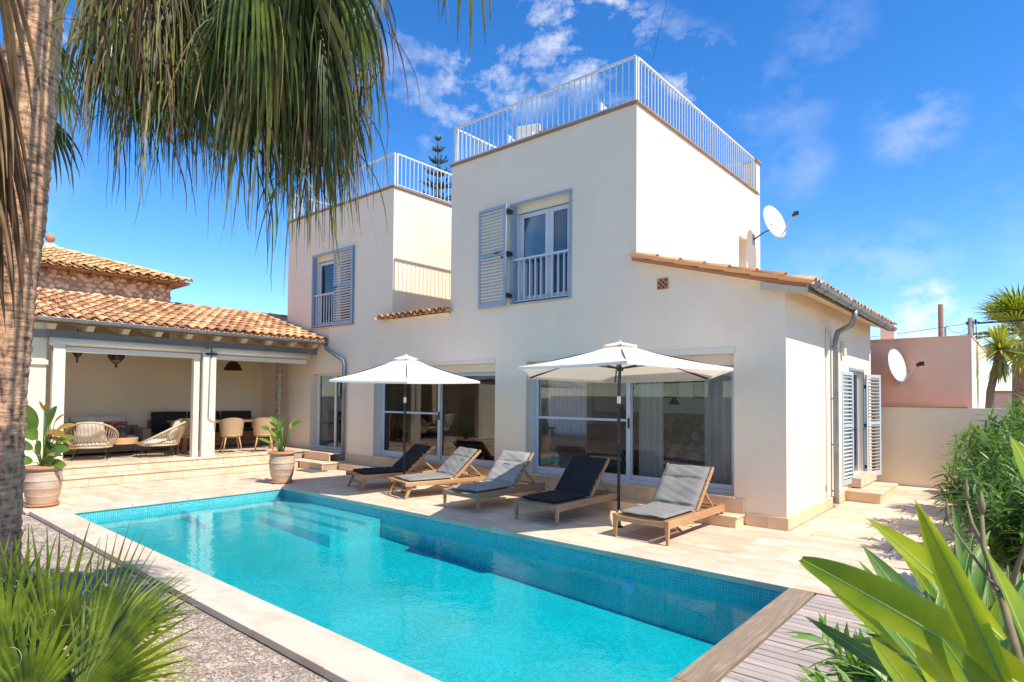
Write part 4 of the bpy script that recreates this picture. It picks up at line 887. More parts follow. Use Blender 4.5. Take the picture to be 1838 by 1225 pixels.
# mosaic clad column
tcl = thing('mosaic_column', 'round column clad in colourful patterned tiles by the veranda corner', 'column', (-12.75, -.3, FZ))
MB().lathe([(.085, 0), (.085, 2.35)], 12).build('shaft', M_['cream'], tcl)
tc_cols = [pm('tile_amber', (.62, .30, .05), (.5, .2, .03), scale=18, rough=.3), pm('tile_turquoise', (.06, .32, .40), (.4, .5, .45), scale=18, rough=.3), pm('tile_rust', (.42, .10, .04), (.6, .4, .1), scale=18, rough=.3), pm('tile_cobalt', (.05, .12, .36), (.5, .5, .4), scale=18, rough=.3)]
for j in range(16):
    for i in range(8):
        a0 = 2*PI*i/8; a1 = 2*PI*(i+.94)/8; z0_ = .02+j*.145; z1_ = z0_+.137
        MB().add([(r_*math.cos(a), r_*math.sin(a), z) for r_ in (.086, .094) for (a, z) in ((a0, z0_), (a1, z0_), (a1, z1_), (a0, z1_))], [(4,5,6,7), (0,1,5,4), (1,2,6,5), (2,3,7,6), (3,0,4,7)]).build('tile', tc_cols[(i+j*2+(j*j) % 3) % 4], tcl)

# ------------------------------------------------------------------ stone tower with pyramid roof behind the porch
tw = thing('stone_tower', 'rough stone upper storey with yellow clay pyramid roof behind the veranda', 'tower')
TX, TY0, TY1, TZ = -13.95, -6.5, -2.6, 4.50
bx('core', M_['joint'], tw, -19.0, TY0, 3.0, TX-.02, TY1, TZ)
MB().box(TX-.02, TY0, 3.9, TX+.03, TY1+.02, 4.03).build('mortar_band', M_['white'], tw)
stonewall(tw, (TX-.02, TY0-.05, 4.0), (0, 1, 0), TY1-TY0, .50, 26, 5, .045)
stonewall(tw, (TX-.02, TY1-.0, 3.9), (-1, 0, 0), 2.0, .6, 10, 5, .045)
# eave board, brackets
MB().box(TX-.02, TY0-.3, TZ, TX+.34, TY1+.32, TZ+.035).box(-19.3, TY1, TZ, TX-.02, TY1+.32, TZ+.035).build('eave_board', M_['brownwood'], tw)
for i in range(10): MB().box(TX-.01, TY0+.1+i*.41, TZ-.09, TX+.26, TY0+.1+i*.41+.08, TZ-.001).build('bracket', M_['brownwood'], tw)
pk = Vector((-16.55, -4.55, 5.42)); c0 = Vector((TX+.36, TY0-.34, TZ+.04)); c1 = Vector((TX+.36, TY1+.34, TZ+.04)); c2_ = Vector((-19.3, TY1+.34, TZ+.04)); c3_ = Vector((-19.3, TY0-.34, TZ+.04))
rf = MB().add([c0, c1, c2_, c3_, pk], [(0, 1, 4), (1, 2, 4), (2, 3, 4), (3, 0, 4)]).build('roof', M_['clay_yellow'], tw)
wid = c1.y-c0.y; slope = Vector((pk.x-c0.x, 0, pk.z-c0.z)); ln = slope.length
tiled(rf, c0-Vector((0, 0, .0)), (0, 1, 0), slope, wid, ln, TMY, 21, 8, M_['clay_yellow'], clip=lambda s_, t_: abs(s_-wid/2) < (wid/2)*(1-t_/ln)+.06)
for i in range(9):
    p_ = c1+(pk-c1)*((i)/9); o = bpy.data.objects.new('hip_tile', TMY); col.objects.link(o); o.parent = rf
    d_ = (pk-c1).normalized(); xx_ = d_.cross(Vector((0, 0, 1))).normalized(); zz_ = xx_.cross(d_)
    o.matrix_local = Matrix.Translation(p_+Vector((0, 0, .05))) @ Matrix(((xx_.x, d_.x, zz_.x), (xx_.y, d_.y, zz_.y), (xx_.z, d_.z, zz_.z))).to_4x4() @ Matrix.Diagonal((1.1, 1.1, 1.1, 1))
MB().lathe([(.20, 0), (.17, .14), (.13, .2)], 10, (pk.x, pk.y, pk.z-.05)).build('finial_base', M_['coping'], tw)
MB().lathe([(.05, 0), (.04, .04), (.07, .07), (.10, .11), (.115, .16), (.10, .21), (.05, .245), (.025, .27), (.001, .29)], 16, (pk.x, pk.y, pk.z+.14)).build('finial', M_['terracotta'], tw, smooth=True)

# ------------------------------------------------------------------ boundary wall, pink building, poles, wires
bw = thing('boundary_wall', 'cream rendered garden wall behind the side door', 'wall')
bx('wall_body', M_['stucco_warm'], bw, .0, 6.10, -.05, 7.5, 6.30, 1.60)
bx('wall_cap', M_['terracotta'], bw, .0, 6.08, 1.60, 1.56, 6.32, 1.625, bevel=.004)
pb = thing('neighbour_building', 'pink rendered flat roofed neighbour building behind the cream garden wall', 'building')
MB().box(-3.0, 6.34, 0, 1.60, 11.5, 3.0).build('wall', M_['pink'], pb)
MB().box(-3.02, 6.32, 3.0, 1.63, 11.52, 3.035).build('parapet_cap', M_['pink'], pb)
bx('corner_strip', M_['stucco_warm'], pb, 1.602, 6.335, 0, 1.615, 11.5, 2.99)
wc = thing('white_chimney', 'short white rendered chimney stub rising beside the villa eave', 'chimney', (.12, 6.8, 3.0)); bx('stack', M_['stucco'], wc, -.13, 0, .036, .13, .3, .40); bx('cap', M_['coprail'], wc, -.15, -.02, .40, .15, .32, .43)
def dish(name, label, c, face, diam, mount, wallx):
    t_ = thing(name, label, 'satellite dish', mount)
    rel = Vector(c)-Vector(mount); f_ = Vector(face).normalized()
    b_ = MB(); rr = diam/2; n_ = 28; prof = [(rr*i/7, .28*rr*(i/7)**2) for i in range(8)]
    q = f_.to_track_quat('Z', 'Y').to_matrix()
    vs = []; fs = []
    for off in (0, -.012):
        for (r_, h) in prof:
            for j in range(n_): a = 2*PI*j/n_; vs.append(rel+q @ Vector((r_*math.cos(a)*.93, r_*math.sin(a), h+off-.28*rr)))
    for s_ in range(2):
        for i in range(7):
            for j in range(n_):
                k0 = s_*8*n_+i*n_; f1 = (k0+j, k0+(j+1) % n_, k0+n_+(j+1) % n_, k0+n_+j); fs.append(f1 if s_ == 0 else f1[::-1])
    for j in range(n_): fs.append((7*n_+j, 7*n_+(j+1) % n_, 15*n_+(j+1) % n_, 15*n_+j))
    b_.add(vs, fs).build('reflector', M_['dish'], t_, smooth=True)
    dn = q @ Vector((0, -1, 0))
    if dn.z > 0: dn = -dn
    back = rel-f_*.1
    MB().tube([(0, 0, 0), Vector((0, 0, 0)).lerp(back, .6)+Vector((0, 0, -.05)), back+Vector((0, 0, -.12)), back], .018, 8).build('mount_arm', M_['darkmetal'], t_, smooth=True)
    MB().box(-.02, -.08, -.12, .01, .08, .12).build('wall_plate', M_['steel'], t_)
    lnb = rel+f_*(.62*diam)+dn*.12*diam
    low = rel+dn*rr*1.02
    MB().tube([low-f_*.12, low+f_*.05, lnb], .012, 6).tube([low-f_*.12+Vector((0,0,.05)), low+f_*.05+Vector((0,0,.05)), lnb], .008, 6).build('feed_arm', M_['steel'], t_)
    MB().tube([lnb-f_*.07, lnb+f_*.05], .035, 10).box(lnb.x-.03, lnb.y-.03, lnb.z-.03, lnb.x+.06, lnb.y+.03, lnb.z+.05).build('receiver', M_['black'], t_)
    return t_
def on_y(px, py, y): d = ray(px, py); return CP+d*((y-CP.y)/d.y)
def on_z(px, py, z): d = ray(px, py); return CP+d*((z-CP.z)/d.z)
dish('satellite_dish', 'white satellite dish on the upper side wall of the villa', on_y(1391, 398, 5.25), (.93, -.30, .28), .78, (X1+.0, 5.38, 5.36), 0)
dish('satellite_dish', 'white satellite dish mounted on the pink neighbour wall', on_y(1611, 656, 5.95), (.93, -.30, .20), .68, (.38, 6.335, 2.18), 0)
p1 = thing('wooden_pole', 'weathered reddish wooden pole standing behind the pink building', 'pole', (on_y(1689, 600, 12).x, 12, 0))
MB().tube([(0, 0, -.05), (0, 0, 4.42)], [.07, .062], 10).build('shaft', pm('pole_wood', (.30, .14, .09), (.22, .10, .06), scale=6, rough=.85, stretch=(6, 6, 1)), p1, smooth=True)
p3 = thing('metal_pole', 'thin grey metal mast beside the reddish pole', 'pole', (on_y(1697, 600, 11.6).x, 11.6, 0)); MB().tube([(0, 0, -.05), (0, 0, 3.75)], .025, 8).build('shaft', M_['zinc'], p3)
p2 = thing('utility_pole', 'grey utility pole with insulators to the right of the pink building', 'utility pole', (on_y(1744.5, 600, 9).x, 9, 0))
MB().tube([(0, 0, -.05), (-.02, 0, 3.66)], [.075, .055], 8).build('shaft', pm('pole_concrete', (.30, .27, .24), (.22, .2, .18), scale=5, rough=.9), p2, smooth=True)
MB().tube([(-.14, 0, 3.55), (.14, 0, 3.56)], .012, 6).box(-.10, -.04, 3.5, -.05, .04, 3.58).box(.05, -.04, 3.5, .09, .04, 3.62).build('insulator_bar', M_['darkmetal'], p2)
q0 = Vector((p2.location.x, 9, 3.53))
def wire(a, c, sag, label, r_=.006):
    a = Vector(a); c = Vector(c); o = MB().tube([a+(c-a)*t+Vector((0, 0, -4*sag*t*(1-t))) for t in np.linspace(0, 1, 14)], r_, 5).build('overhead_wire', M_['black']); tag(o, label, 'wire')
wire(q0+Vector((-.14, 0, 0)), (-4.5, 9.4, 3.25), .10, 'thin black overhead wire running left behind the pink building')
wire(q0, on_y(1697, 583, 11.6), .22, 'slack cable drooping between grey pole and thin mast')
wire(q0+Vector((.1, 0, 0)), (4.5, 9.3, 3.75), .05, 'thick bundled cable running right towards the palm', .022)
wire(q0+Vector((.08, -.02, -.05)), q0+Vector((.10, -.02, -1.9)), -.0, 'cable running down the grey utility pole', .01)
wire(on_y(1197, 0, 9), on_y(1172, 105, 2.5), .0, 'thin wire rising above the roof terrace', .006)
fb = thing('far_house', 'low pinkish house with tiled roof far behind the yucca', 'house', (on_y(1815, 720, 26).x, 26, 0)); bx('wall', M_['pink'], fb, -1.5, 0, -.05, 6, 4, 2.08); bx('roof', M_['clay_tile'], fb, -1.6, -.1, 2.08, 6.1, 4.1, 2.2)
# garden wall and hedge behind the camera (seen only as reflection in glass and water)
gw = thing('rear_garden_wall', 'cream garden wall at the far end of the garden, mirrored in the windows', 'wall'); bx('wall_body', M_['stucco_warm'], gw, -14, -13.3, -.05, 8, -13.0, 1.8)

# ------------------------------------------------------------------ parasols
def parasol(label, base, C_, Rr, az, tx, ty, hp, crank_z, low_sleeve):
    t_ = thing('parasol', label, 'parasol', base, group='parasols beside the pool'); B = Vector(base)
    n_ = Vector((tx, ty, 1)).normalized(); e1 = Vector((1, 0, -n_.x/n_.z)).normalized(); e2 = n_.cross(e1)
    C_ = Vector(C_)-B; pk_ = C_+n_*hp
    P = [C_+e1*(Rr*math.cos(az+k*PI/3))+e2*(Rr*math.sin(az+k*PI/3)) for k in range(6)]
    cb = MB(); ms = 9
    for k in range(6):
        a, c = P[k], P[(k+1) % 6]
        def f(u, v, a=a, c=c):
            e_ = a.lerp(c, v); q = pk_.lerp(e_, u); rim = math.sin(PI*v)
            q = q+n_*(-.035*math.sin(PI*u)*(1-.3*rim)-.02*rim*u*u)   # sag between ribs
            q = q.lerp(pk_, .03*rim*u*u)
            return q
        cb.grid(lambda u, v: f(.10+.90*u, v), 8, ms)
        # valance hem
        cb.grid(lambda u, v: f(1, v)-n_*(.035*u), 1, ms)
    can = cb.build('canopy', M_['parasol'], t_, smooth=False)
    mm = can.data; mm.shade_smooth(); mm.set_sharp_from_angle(angle=R(14)) if hasattr(mm, 'set_sharp_from_angle') else None
    vb = MB()
    for k in range(6):
        a, c = P[k], P[(k+1) % 6]
        vb.grid(lambda u, v: (pk_+n_*.018).lerp(a.lerp(c, v), u*.17)+n_*(.006*(1-u)+.010*u-.014*u*math.sin(PI*v)), 3, 5)
    vb.build('vent_cap', M_['parasol'], t_)
    MB().lathe([(.02, 0), (.02, .012), (.001, .02)], 10, tuple(pk_+n_*.02)).build('finial', M_['white'], t_)
    top = pk_-n_*.02; run = top-n_*.33
    MB().tube([(0, 0, -.0+.02), (0, 0, .24)], .034, 12).build('ground_sleeve', M_['steel'], t_, smooth=True)
    MB().tube([(0, 0, .24), (0, 0, C_.z-.30), run, top], .021, 12).build('pole', M_['darkmetal'], t_, smooth=True)
    MB().lathe([(.028, 0), (.034, .03), (.034, .09), (.026, .12)], 12, (0, 0, crank_z)).tube([(0, 0, crank_z+.06), (.07, -.03, crank_z+.06), (.07, -.03, crank_z+.0), (.10, -.05, crank_z+.0)], .008, 6).build('crank', M_['black'], t_)
    MB().lathe([(.026, 0), (.028, .03), (.026, .10)], 12, (0, 0, C_.z-.42)).build('tilt_joint', M_['white'], t_)
    MB().lathe([(.045, 0), (.05, .03), (.03, .06)], 12, tuple(run-Vector((0, 0, .03)))).build('runner', M_['darkmetal'], t_)
    for k in range(6):
        e_ = P[k]-n_*.012; rb = MB().bar(top.lerp(e_, .02)-n_*.02, top.lerp(e_, .985)-n_*.012, .014, .022, tuple(n_)).build('rib', M_['darkmetal'], t_)
        MB().bar(run, top.lerp(e_, .46)-n_*.03, .012, .018, tuple(n_)).build('strut', M_['darkmetal'], rb)
    MB().lathe([(.06, 0), (.06, .012)], 16, (0, 0, .006)).tube([(.03, 0, .16), (.09, 0, .16)], .012, 6).build('floor_flange', M_['darkmetal'], t_)
    return t_
parasol('white parasol with its pale underside showing, between the two right hand loungers', (-1.77, -1.335, 0), (-1.765, -1.32, 2.089), 1.52, -.988, -.024, .042, .404, .98, 0)
parasol('white parasol seen from above its rim, above the two left hand loungers', (-6.20, -1.40, 0), (-6.192, -1.396, 2.046), 1.466, -.673, .035, -.03, .429, .92, 0)

# ------------------------------------------------------------------ sun loungers
def cushion_profile(Lseat, Lback, ang_, z0):
    def pt(s):   # s in metres from the foot
        if s < Lseat: return (s, z0)
        d_ = s-Lseat; k_ = min(1, d_/.10)
        return (Lseat+math.cos(ang_)*d_, z0+math.sin(ang_)*d_*(.5+.5*k_) if d_ < .1 else z0+math.sin(ang_)*d_)
    return pt
def lounger(label, loc, rz, kind, cush, width=.73, head=None, ang_=R(46), Lback=.66, Lseat=.90, wood=None, hi=False):
    t_ = thing('sun_lounger', label, 'sun lounger', loc, rz, group='sun loungers lined up along the pool')
    wd = wood or M_['teak']; w2 = width/2; H = .29; LEN = 1.66
    # origin at the centre of the foot end; +y towards the head
    if kind == 'B':
        for s_ in (-1, 1):
            bx('side_rail', wd, t_, *( (s_*w2-.02, .03, H-.10) if True else 0), s_*w2+.02, LEN-.02, H-.005, bevel=.005)
            for (y_, zt) in ((.03, H), (LEN-.03, H)):
                lg = MB(); sgn_ = s_
                x_ = s_*(w2-.005)
                lg.add([(x_-.014, y_-.016, 0), (x_+.014, y_-.016, 0), (x_+.014, y_+.016, 0), (x_-.014, y_+.016, 0), (x_-.028, y_-.03, zt), (x_+.028, y_-.03, zt), (x_+.028, y_+.03, zt), (x_-.028, y_+.03, zt)], [(0,3,2,1),(4,5,6,7),(0,1,5,4),(1,2,6,5),(2,3,7,6),(3,0,4,7)])
                lg.build('leg', wd, t_, bevel=.003)
        cv = MB(); n_ = 10       # curved foot rail
        for i in range(n_):
            u0, u1 = i/n_, (i+1)/n_; zz = lambda u: H-.012-.02*math.sin(PI*u)
            x0_, x1_ = -w2+.03+(width-.06)*u0, -w2+.03+(width-.06)*u1
            cv.add([(x0_, 0, H-.085), (x1_, 0, H-.085), (x1_, .03, H-.085), (x0_, .03, H-.085), (x0_, 0, zz(u0)), (x1_, 0, zz(u1)), (x1_, .03, zz(u1)), (x0_, .03, zz(u0))], [(4,5,6,7),(0,1,5,4),(2,3,7,6),(0,3,2,1)])
        cv.build('foot_rail', wd, t_)
        bx('head_rail', wd, t_, -w2+.02, LEN-.045, H-.10, w2-.02, LEN-.015, H-.015, bevel=.004)
    else:
        for s_ in (-1, 1):
            MB().box(s_*(w2-.03)-.02, -.05, H-.075, s_*(w2-.03)+.02, LEN-.0, H-.0).build('side_rail', wd, t_, bevel=.012)
            for (y_, lean) in ((.10, -.12), (LEN-.35, .10)):
                x_ = s_*(w2-.08); MB().bar((x_, y_, H-.03), (x_, y_+lean, .0), .035, .055, (0, 1, 0)).build('leg', wd, t_, bevel=.004)
            MB().lathe([(.01, 0), (.01, .02)], 8).build('bolt', M_['steel'], t_, loc=(s_*(w2-.005), .12, H-.05)).rotation_euler = (0, R(90)*s_, 0)
        MB().bar((-w2+.08, .04, .13), (w2-.08, .04, .13), .03, .04).build('stretcher', wd, t_, bevel=.003)
        MB().box(-w2+.02, -.045, H-.02, w2-.02, .02, H+.004).build('foot_rail', wd, t_, bevel=.008)
        bx('head_rail', wd, t_, -w2+.04, LEN-.06, H-.07, w2-.04, LEN-.02, H-.01, bevel=.004)
    # slats of the seat
    for i in range(11):
        y_ = .06+i*.078
        bx('slat', wd, t_, -w2+.025, y_, H-.03, w2-.025, y_+.055, H-.012, bevel=.002)
    for i in range(7):
        y_ = Lseat+.03+i*.10
        if y_ < LEN-.1 and i in (3, 6): bx('slat', wd, t_, -w2+.025, y_, H-.06, w2-.025, y_+.04, H-.04, bevel=.002)
    # back frame
    ca, sa = math.cos(ang_), math.sin(ang_); o0 = Vector((0, Lseat, H-.01)); dr = Vector((0, ca, sa)); nn_ = Vector((0, -sa, ca))
    for s_ in (-1, 1): MB().bar(o0+Vector((s_*(w2-.035), 0, 0)), o0+Vector((s_*(w2-.035), 0, 0))+dr*(Lback+.07), .025, .045, tuple(nn_)).build('back_rail', wd, t_, bevel=.004)
    for i in range(7):
        q = o0+dr*(.05+i*.10); MB().bar(q+Vector((-w2+.05, 0, 0)), q+Vector((w2-.05, 0, 0)), .05, .014, tuple(nn_)).build('back_slat', wd, t_, bevel=.002)
    for s_ in (-1, 1): MB().bar(o0+dr*(Lback*.62)+Vector((s_*(w2-.10), 0, 0))-nn_*.02, Vector((s_*(w2-.10), Lseat+.66, H-.05)), .02, .03).build('prop', wd, t_, bevel=.003)
    # cushion : seat, back and head roll in one padded run with seams
    cw = width-.10; y0 = .06; Ls = Lseat-y0
    def run(s):
        if s < Ls-.06: return Vector((0, y0+s, H+.022)), Vector((0, 0, 1))
        if s > Ls+.06: d_ = s-Ls; return o0+dr*d_+nn_*.045, nn_
        k_ = (s-Ls+.06)/.12; a_ = Vector((0, y0+Ls-.06, H+.022)); c_ = o0+dr*.06+nn_*.045; m_ = Vector((0, y0+Ls, H+.03))
        q = a_*(1-k_)**2+m_*2*k_*(1-k_)+c_*k_**2; nn2 = (Vector((0, 0, 1))*(1-k_)+nn_*k_).normalized(); return q, nn2
    tot = Ls+Lback+.04; seams = [.0, Ls*.5, Ls, Ls+Lback*.72, tot]; rr_ = random.Random(sum(map(ord, label)))
    ph = [rr_.uniform(0, 6) for _ in range(6)]
    def top(u, v, sg):
        s = u*tot; q, n2 = run(s); x_ = (v-.5)*cw
        k_ = 0; 
        for a, c in ((0, Ls), (Ls, Ls+Lback*.72), (Ls+Lback*.72, tot)):
            if a <= s <= c: k_ = max(0, 1-abs((s-a)/(c-a)*2-1)**8)**.5
        ev = max(0, 1-abs(2*v-1)**7)**.5
        th = .028*(.10+.90*k_)*ev if 0 < u < 1 else 0
        wr = (.0030*math.sin(x_*13+ph[0]+s*5)+.0028*math.sin(s*27+ph[1]+x_*4)+.0018*math.sin(s*55+x_*23+ph[2]))*ev*(1.5 if sg > 0 else 0)
        return q+Vector((x_, 0, 0))+n2*(sg*th+wr)
    cb = MB(); NU, NV = 96, 18
    cb.grid(lambda u, v: top(u, v, 1), NU, NV); k0 = len(cb.f); cb.grid(lambda u, v: top(u, v, -1), NU, NV); cb.f[k0:] = [f_[::-1] for f_ in cb.f[k0:]]
    cu = cb.build('cushion', cush, t_, smooth=True)
    for s_ in (-1, 1): MB().tube([o0+dr*(Lback*.78)+Vector((s_*(w2-.06), 0, 0))+nn_*.03, o0+dr*(Lback*.78)+Vector((s_*(w2-.015), 0, 0)), o0+dr*(Lback*.78)+Vector((s_*(w2-.06), 0, 0))-nn_*.03], .006, 5).build('tie', cush, cu)
    if hi:   # grab loop on the back
        MB().tube([o0+dr*(Lback*.56)+nn_*.07+Vector((-.09, 0, 0)), o0+dr*(Lback*.62)+nn_*.085+Vector((-.06, 0, 0)), o0+dr*(Lback*.62)+nn_*.085+Vector((.06, 0, 0)), o0+dr*(Lback*.56)+nn_*.07+Vector((.09, 0, 0))], .007, 5).build('grab_loop', cush, cu)
    return t_
lounger('lounger with pale grey cushion nearest the house corner, in front of the right parasol pole', (-1.17, -1.86, 0), R(-1), 'B', M_['cush_mid'])
lounger('straight legged lounger with charcoal cushion just left of the right parasol pole', (-2.78, -1.88, 0), R(0), 'B', M_['cush_dark'], wood=M_['teak_old'])
lounger('middle lounger with a half sunlit pale grey cushion and grab loop', (-4.22, -1.93, 0), R(0), 'B', M_['cush_blue'], wood=M_['teak_old'], hi=True)
lounger('splay legged lounger with grey cushion behind the left parasol pole', (-5.88, -1.78, 0), R(-15), 'A', M_['cush_mid'], width=.80, ang_=R(42))
lounger('splay legged lounger with charcoal cushion at the left end of the row', (-7.20, -1.75, 0), R(-15), 'A', M_['cush_dark'], width=.80, ang_=R(40), wood=M_['teak'])

# ------------------------------------------------------------------ terracotta jars with paddle leaved plants
def jar(label, loc, h, r_):
    t_ = thing('terracotta_pot', label, 'pot', loc, group='terracotta pots beside the pool')
    pr = [(.74, .06), (.76, .08), (.90, .30), (.99, .52), (1.02, .68), (.97, .86), (.90, .92), (1.04, .925), (1.09, .945), (1.10, .98), (1.06, 1.0), (.92, 1.0), (.90, .93), (.0, .91)]
    b_ = MB(); dense = []
    for i in range(len(pr)-1):
        a, c = pr[i], pr[i+1]
        for k_ in range(8):
            u = k_/8; z = a[1]+(c[1]-a[1])*u; rr = a[0]+(c[0]-a[0])*u
            if .08 < z < .9: rr += .045*max(0, 1-abs(((z*5.3) % 1)-.5)*9)
            dense.append((max(.001, rr*r_), z*h))
    b_.lathe(dense, 36).build('body', M_['oldclay'], t_, smooth=True)
    MB().lathe([(r_*1.0, h*.925), (r_*1.09, h*.94), (r_*1.105, h*.975), (r_*1.07, h*1.004), (r_*.94, h*1.006)], 36).build('rim', M_['terracotta'], t_, smooth=True)
    MB().lathe([(r_*.78, h*.02), (r_*.88, h*.03), (r_*.90, h*.085), (r_*.84, h*.085), (r_*.72, h*.06)], 30).build('saucer', M_['terracotta'], t_, smooth=True)
    for k_ in range(3): MB().lathe([(.035, 0), (.035, .025), (.02, .03)], 10, (r_*.66*math.cos(k_*2.1-1.0), r_*.66*math.sin(k_*2.1-1.0), -.0)).build('foot', M_['terracotta'], t_)
    MB().lathe([(r_*.88, h*.955), (.01, h*.97)], 20).build('soil', M_['soil'], t_)
    return t_
def paddle(parent, base, top, leaf_dir, L_, W_, mat, face):
    base = Vector(base); top = Vector(top); mid = base.lerp(top, .5)+Vector((0, 0, .05))
    MB().tube([base, mid, top], [.012, .010, .007], 6).build('stalk', M_['leaf_strel'], parent, smooth=True)
    ld = Vector(leaf_dir).normalized()
    o = blade(parent, top, top+ld*L_, W_, mat, 'leaf', droop=.22, n_=9, fold=.22, nrm_hint=face, shape=lambda t: (math.sin(PI*min(1, t*.93+.05)))**.65*(1-.25*t))
    return o
jar('weathered terracotta pot on the pool corner beside the palm trunk', (-9.15, -6.10, 0), .62, .245)
pl = thing('paddle_leaf_plant', 'tall plant with broad green and yellowing leaves in the pot beside the palm trunk', 'plant', (-9.15, -6.10, .58))
toc = Vector((.8, -.18, 0))
for (dx, dz, ldx, ldz, L_, W_, mt) in ((-.10, .62, -.25, 1.0, .52, .32, 0), (.02, .66, .35, .9, .45, .16, 0), (.10, .60, 1.0, .55, .34, .10, 1), (.08, .54, 1.1, .1, .34, .09, 1), (.06, .48, 1.0, -.1, .30, .08, 1), (.12, .14, .9, .75, .50, .22, 0), (.14, .08, .9, .15, .34, .16, 0), (.05, .16, -.2, .9, .34, .2, 0),
        (-.15, .30, -.8, .5, .40, .18, 0), (.15, .05, .4, .4, .26, .2, 0), (-.02, .85, .1, 1, .2, .07, 1), (.0, .22, .3, 1, .3, .16, 0), (-.1, .1, -.8, .3, .3, .18, 0), (-.12, .45, -.5, 1, .5, .30, 0), (.16, .40, .9, .5, .38, .14, 0), (.05, .30, 1, .2, .34, .2, 0), (.2, .3, 1.2, .3, .3, .05, 1), (.0, .9, -.3, 1, .2, .06, 1), (.12, .55, 1, .3, .36, .08, 1), (.1, .72, .8, .9, .25, .05, 1), (.18, .22, 1.2, .2, .28, .06, 1), (.0, .35, .5, .8, .3, .08, 1)):
    s_ = random.uniform(-.1, .1); rv = Vector((rt.x, rt.y, 0))
    paddle(pl, (dx*.3, s_*.3, .0), rv*dx+Vector((0, s_, dz)), rv*ldx+Vector((.1, -.1+s_, ldz)), L_, W_, M_['leaf_yellow'] if mt else M_['leaf_strel'], (.5, -.75, .35))
jar('terracotta pot at the far pool corner in front of the veranda steps', (-8.85, -2.32, 0), .62, .238)
pl2 = thing('paddle_leaf_plant', 'upright plant with short crinkled leaves in the pot at the far pool corner', 'plant', (-8.85, -2.32, .58))
rr2 = random.Random(5)
for i in range(18):
    a = rr2.uniform(-1, 1); hz = rr2.uniform(.20, .60); s_ = rr2.uniform(-.14, .14); rv = Vector((rt.x, rt.y, 0))
    paddle(pl2, (a*.04, s_*.2, 0), rv*(a*.26*(.4+hz))+Vector((0, s_, hz)), rv*(a*1.1)+Vector((0, s_*2, .8)), rr2.uniform(.16, .27), rr2.uniform(.06, .11), M_['leaf_strel'] if rr2.random() < .8 else M_['leaf_yellow'], (.5, -.75, .35))

# ------------------------------------------------------------------ veranda furniture
def hairpin(parent, x, y, h, sx, sy):
    MB().tube([(x*.78, y*.78+.04*sy, h), (x, y, .005), (x*.78+.05*sx, y*.78, h)], .007, 5).build('leg', M_['darkmetal'], parent)
def egg_chair(label, loc, rz):
    t_ = thing('rattan_armchair', label, 'armchair', loc, rz, group='round rattan armchairs on the veranda')
    # seat ring radius .36 ; front is +x, high back at -x
    sr = [Vector((.36*math.cos(a), .36*math.sin(a), .27)) for a in np.linspace(0, 2*PI, 37)[:-1]]
    rim = []
    for a in np.linspace(0, 2*PI, 37)[:-1]:
        k_ = (1-math.cos(a))/2; rr = .40+.08*k_; rim.append(Vector((rr*math.cos(a)-.10*k_*k_, (rr+.02)*math.sin(a), .29+.50*k_**1.35)))
    MB().tube(sr, .02, 8, closed=True).build('seat_ring', M_['rattan_pale'], t_, smooth=True)
    MB().tube(rim, .022, 8, closed=True).build('back_rim', M_['rattan_pale'], t_, smooth=True)
    b_ = MB()
    n_ = 92
    for i in range(n_):
        a = 2*PI*i/n_; k_ = (1-math.cos(a))/2
        if k_ < .06: continue
        p0 = Vector((.36*math.cos(a), .36*math.sin(a), .27)); rr = .40+.08*k_; p1 = Vector((rr*math.cos(a)-.10*k_*k_, (rr+.02)*math.sin(a), .29+.50*k_**1.35))
        off = .03*math.sin(i*PI)*0+.018*(1 if i % 2 else -1); tv = Vector((-math.sin(a), math.cos(a), 0))*off
        b_.tube([p0, p0.lerp(p1, .5)+tv+Vector((math.cos(a), math.sin(a), 0))*.02, p1], .0055, 4, cap=False)
    b_.build('weave', M_['rattan_pale'], t_, kind='stuff')
    MB().pillow(lambda u, v: (.34*(2*u-1)*.95, .33*(2*v-1)*.95*math.sqrt(max(.05, 1-.35*(2*u-1)**2)), .32), lambda u, v: (0, 0, 1), .12, 14, 14, 4).build('seat_cushion', M_['cream_fab'], t_, smooth=True)
    MB().pillow(lambda u, v: (-.27-.16*u+.05*math.cos((v-.5)*2), .29*(2*v-1)*(1-.25*u), .37+.42*u), lambda u, v: (.95, 0, .35), .13, 14, 14, 4).build('back_cushion', M_['cream_fab'], t_, smooth=True)
    for sx in (-1, 1):
        for sy in (-1, 1): hairpin(t_, .30*sx, .30*sy, .26, sx, sy)
    return t_
egg_chair('round rattan armchair seen from behind on the left of the veranda', (-12.45, -4.60, FZ), R(160))
egg_chair('round rattan armchair seen from the side next to the veranda posts', (-12.15, -3.42, FZ), R(-118))
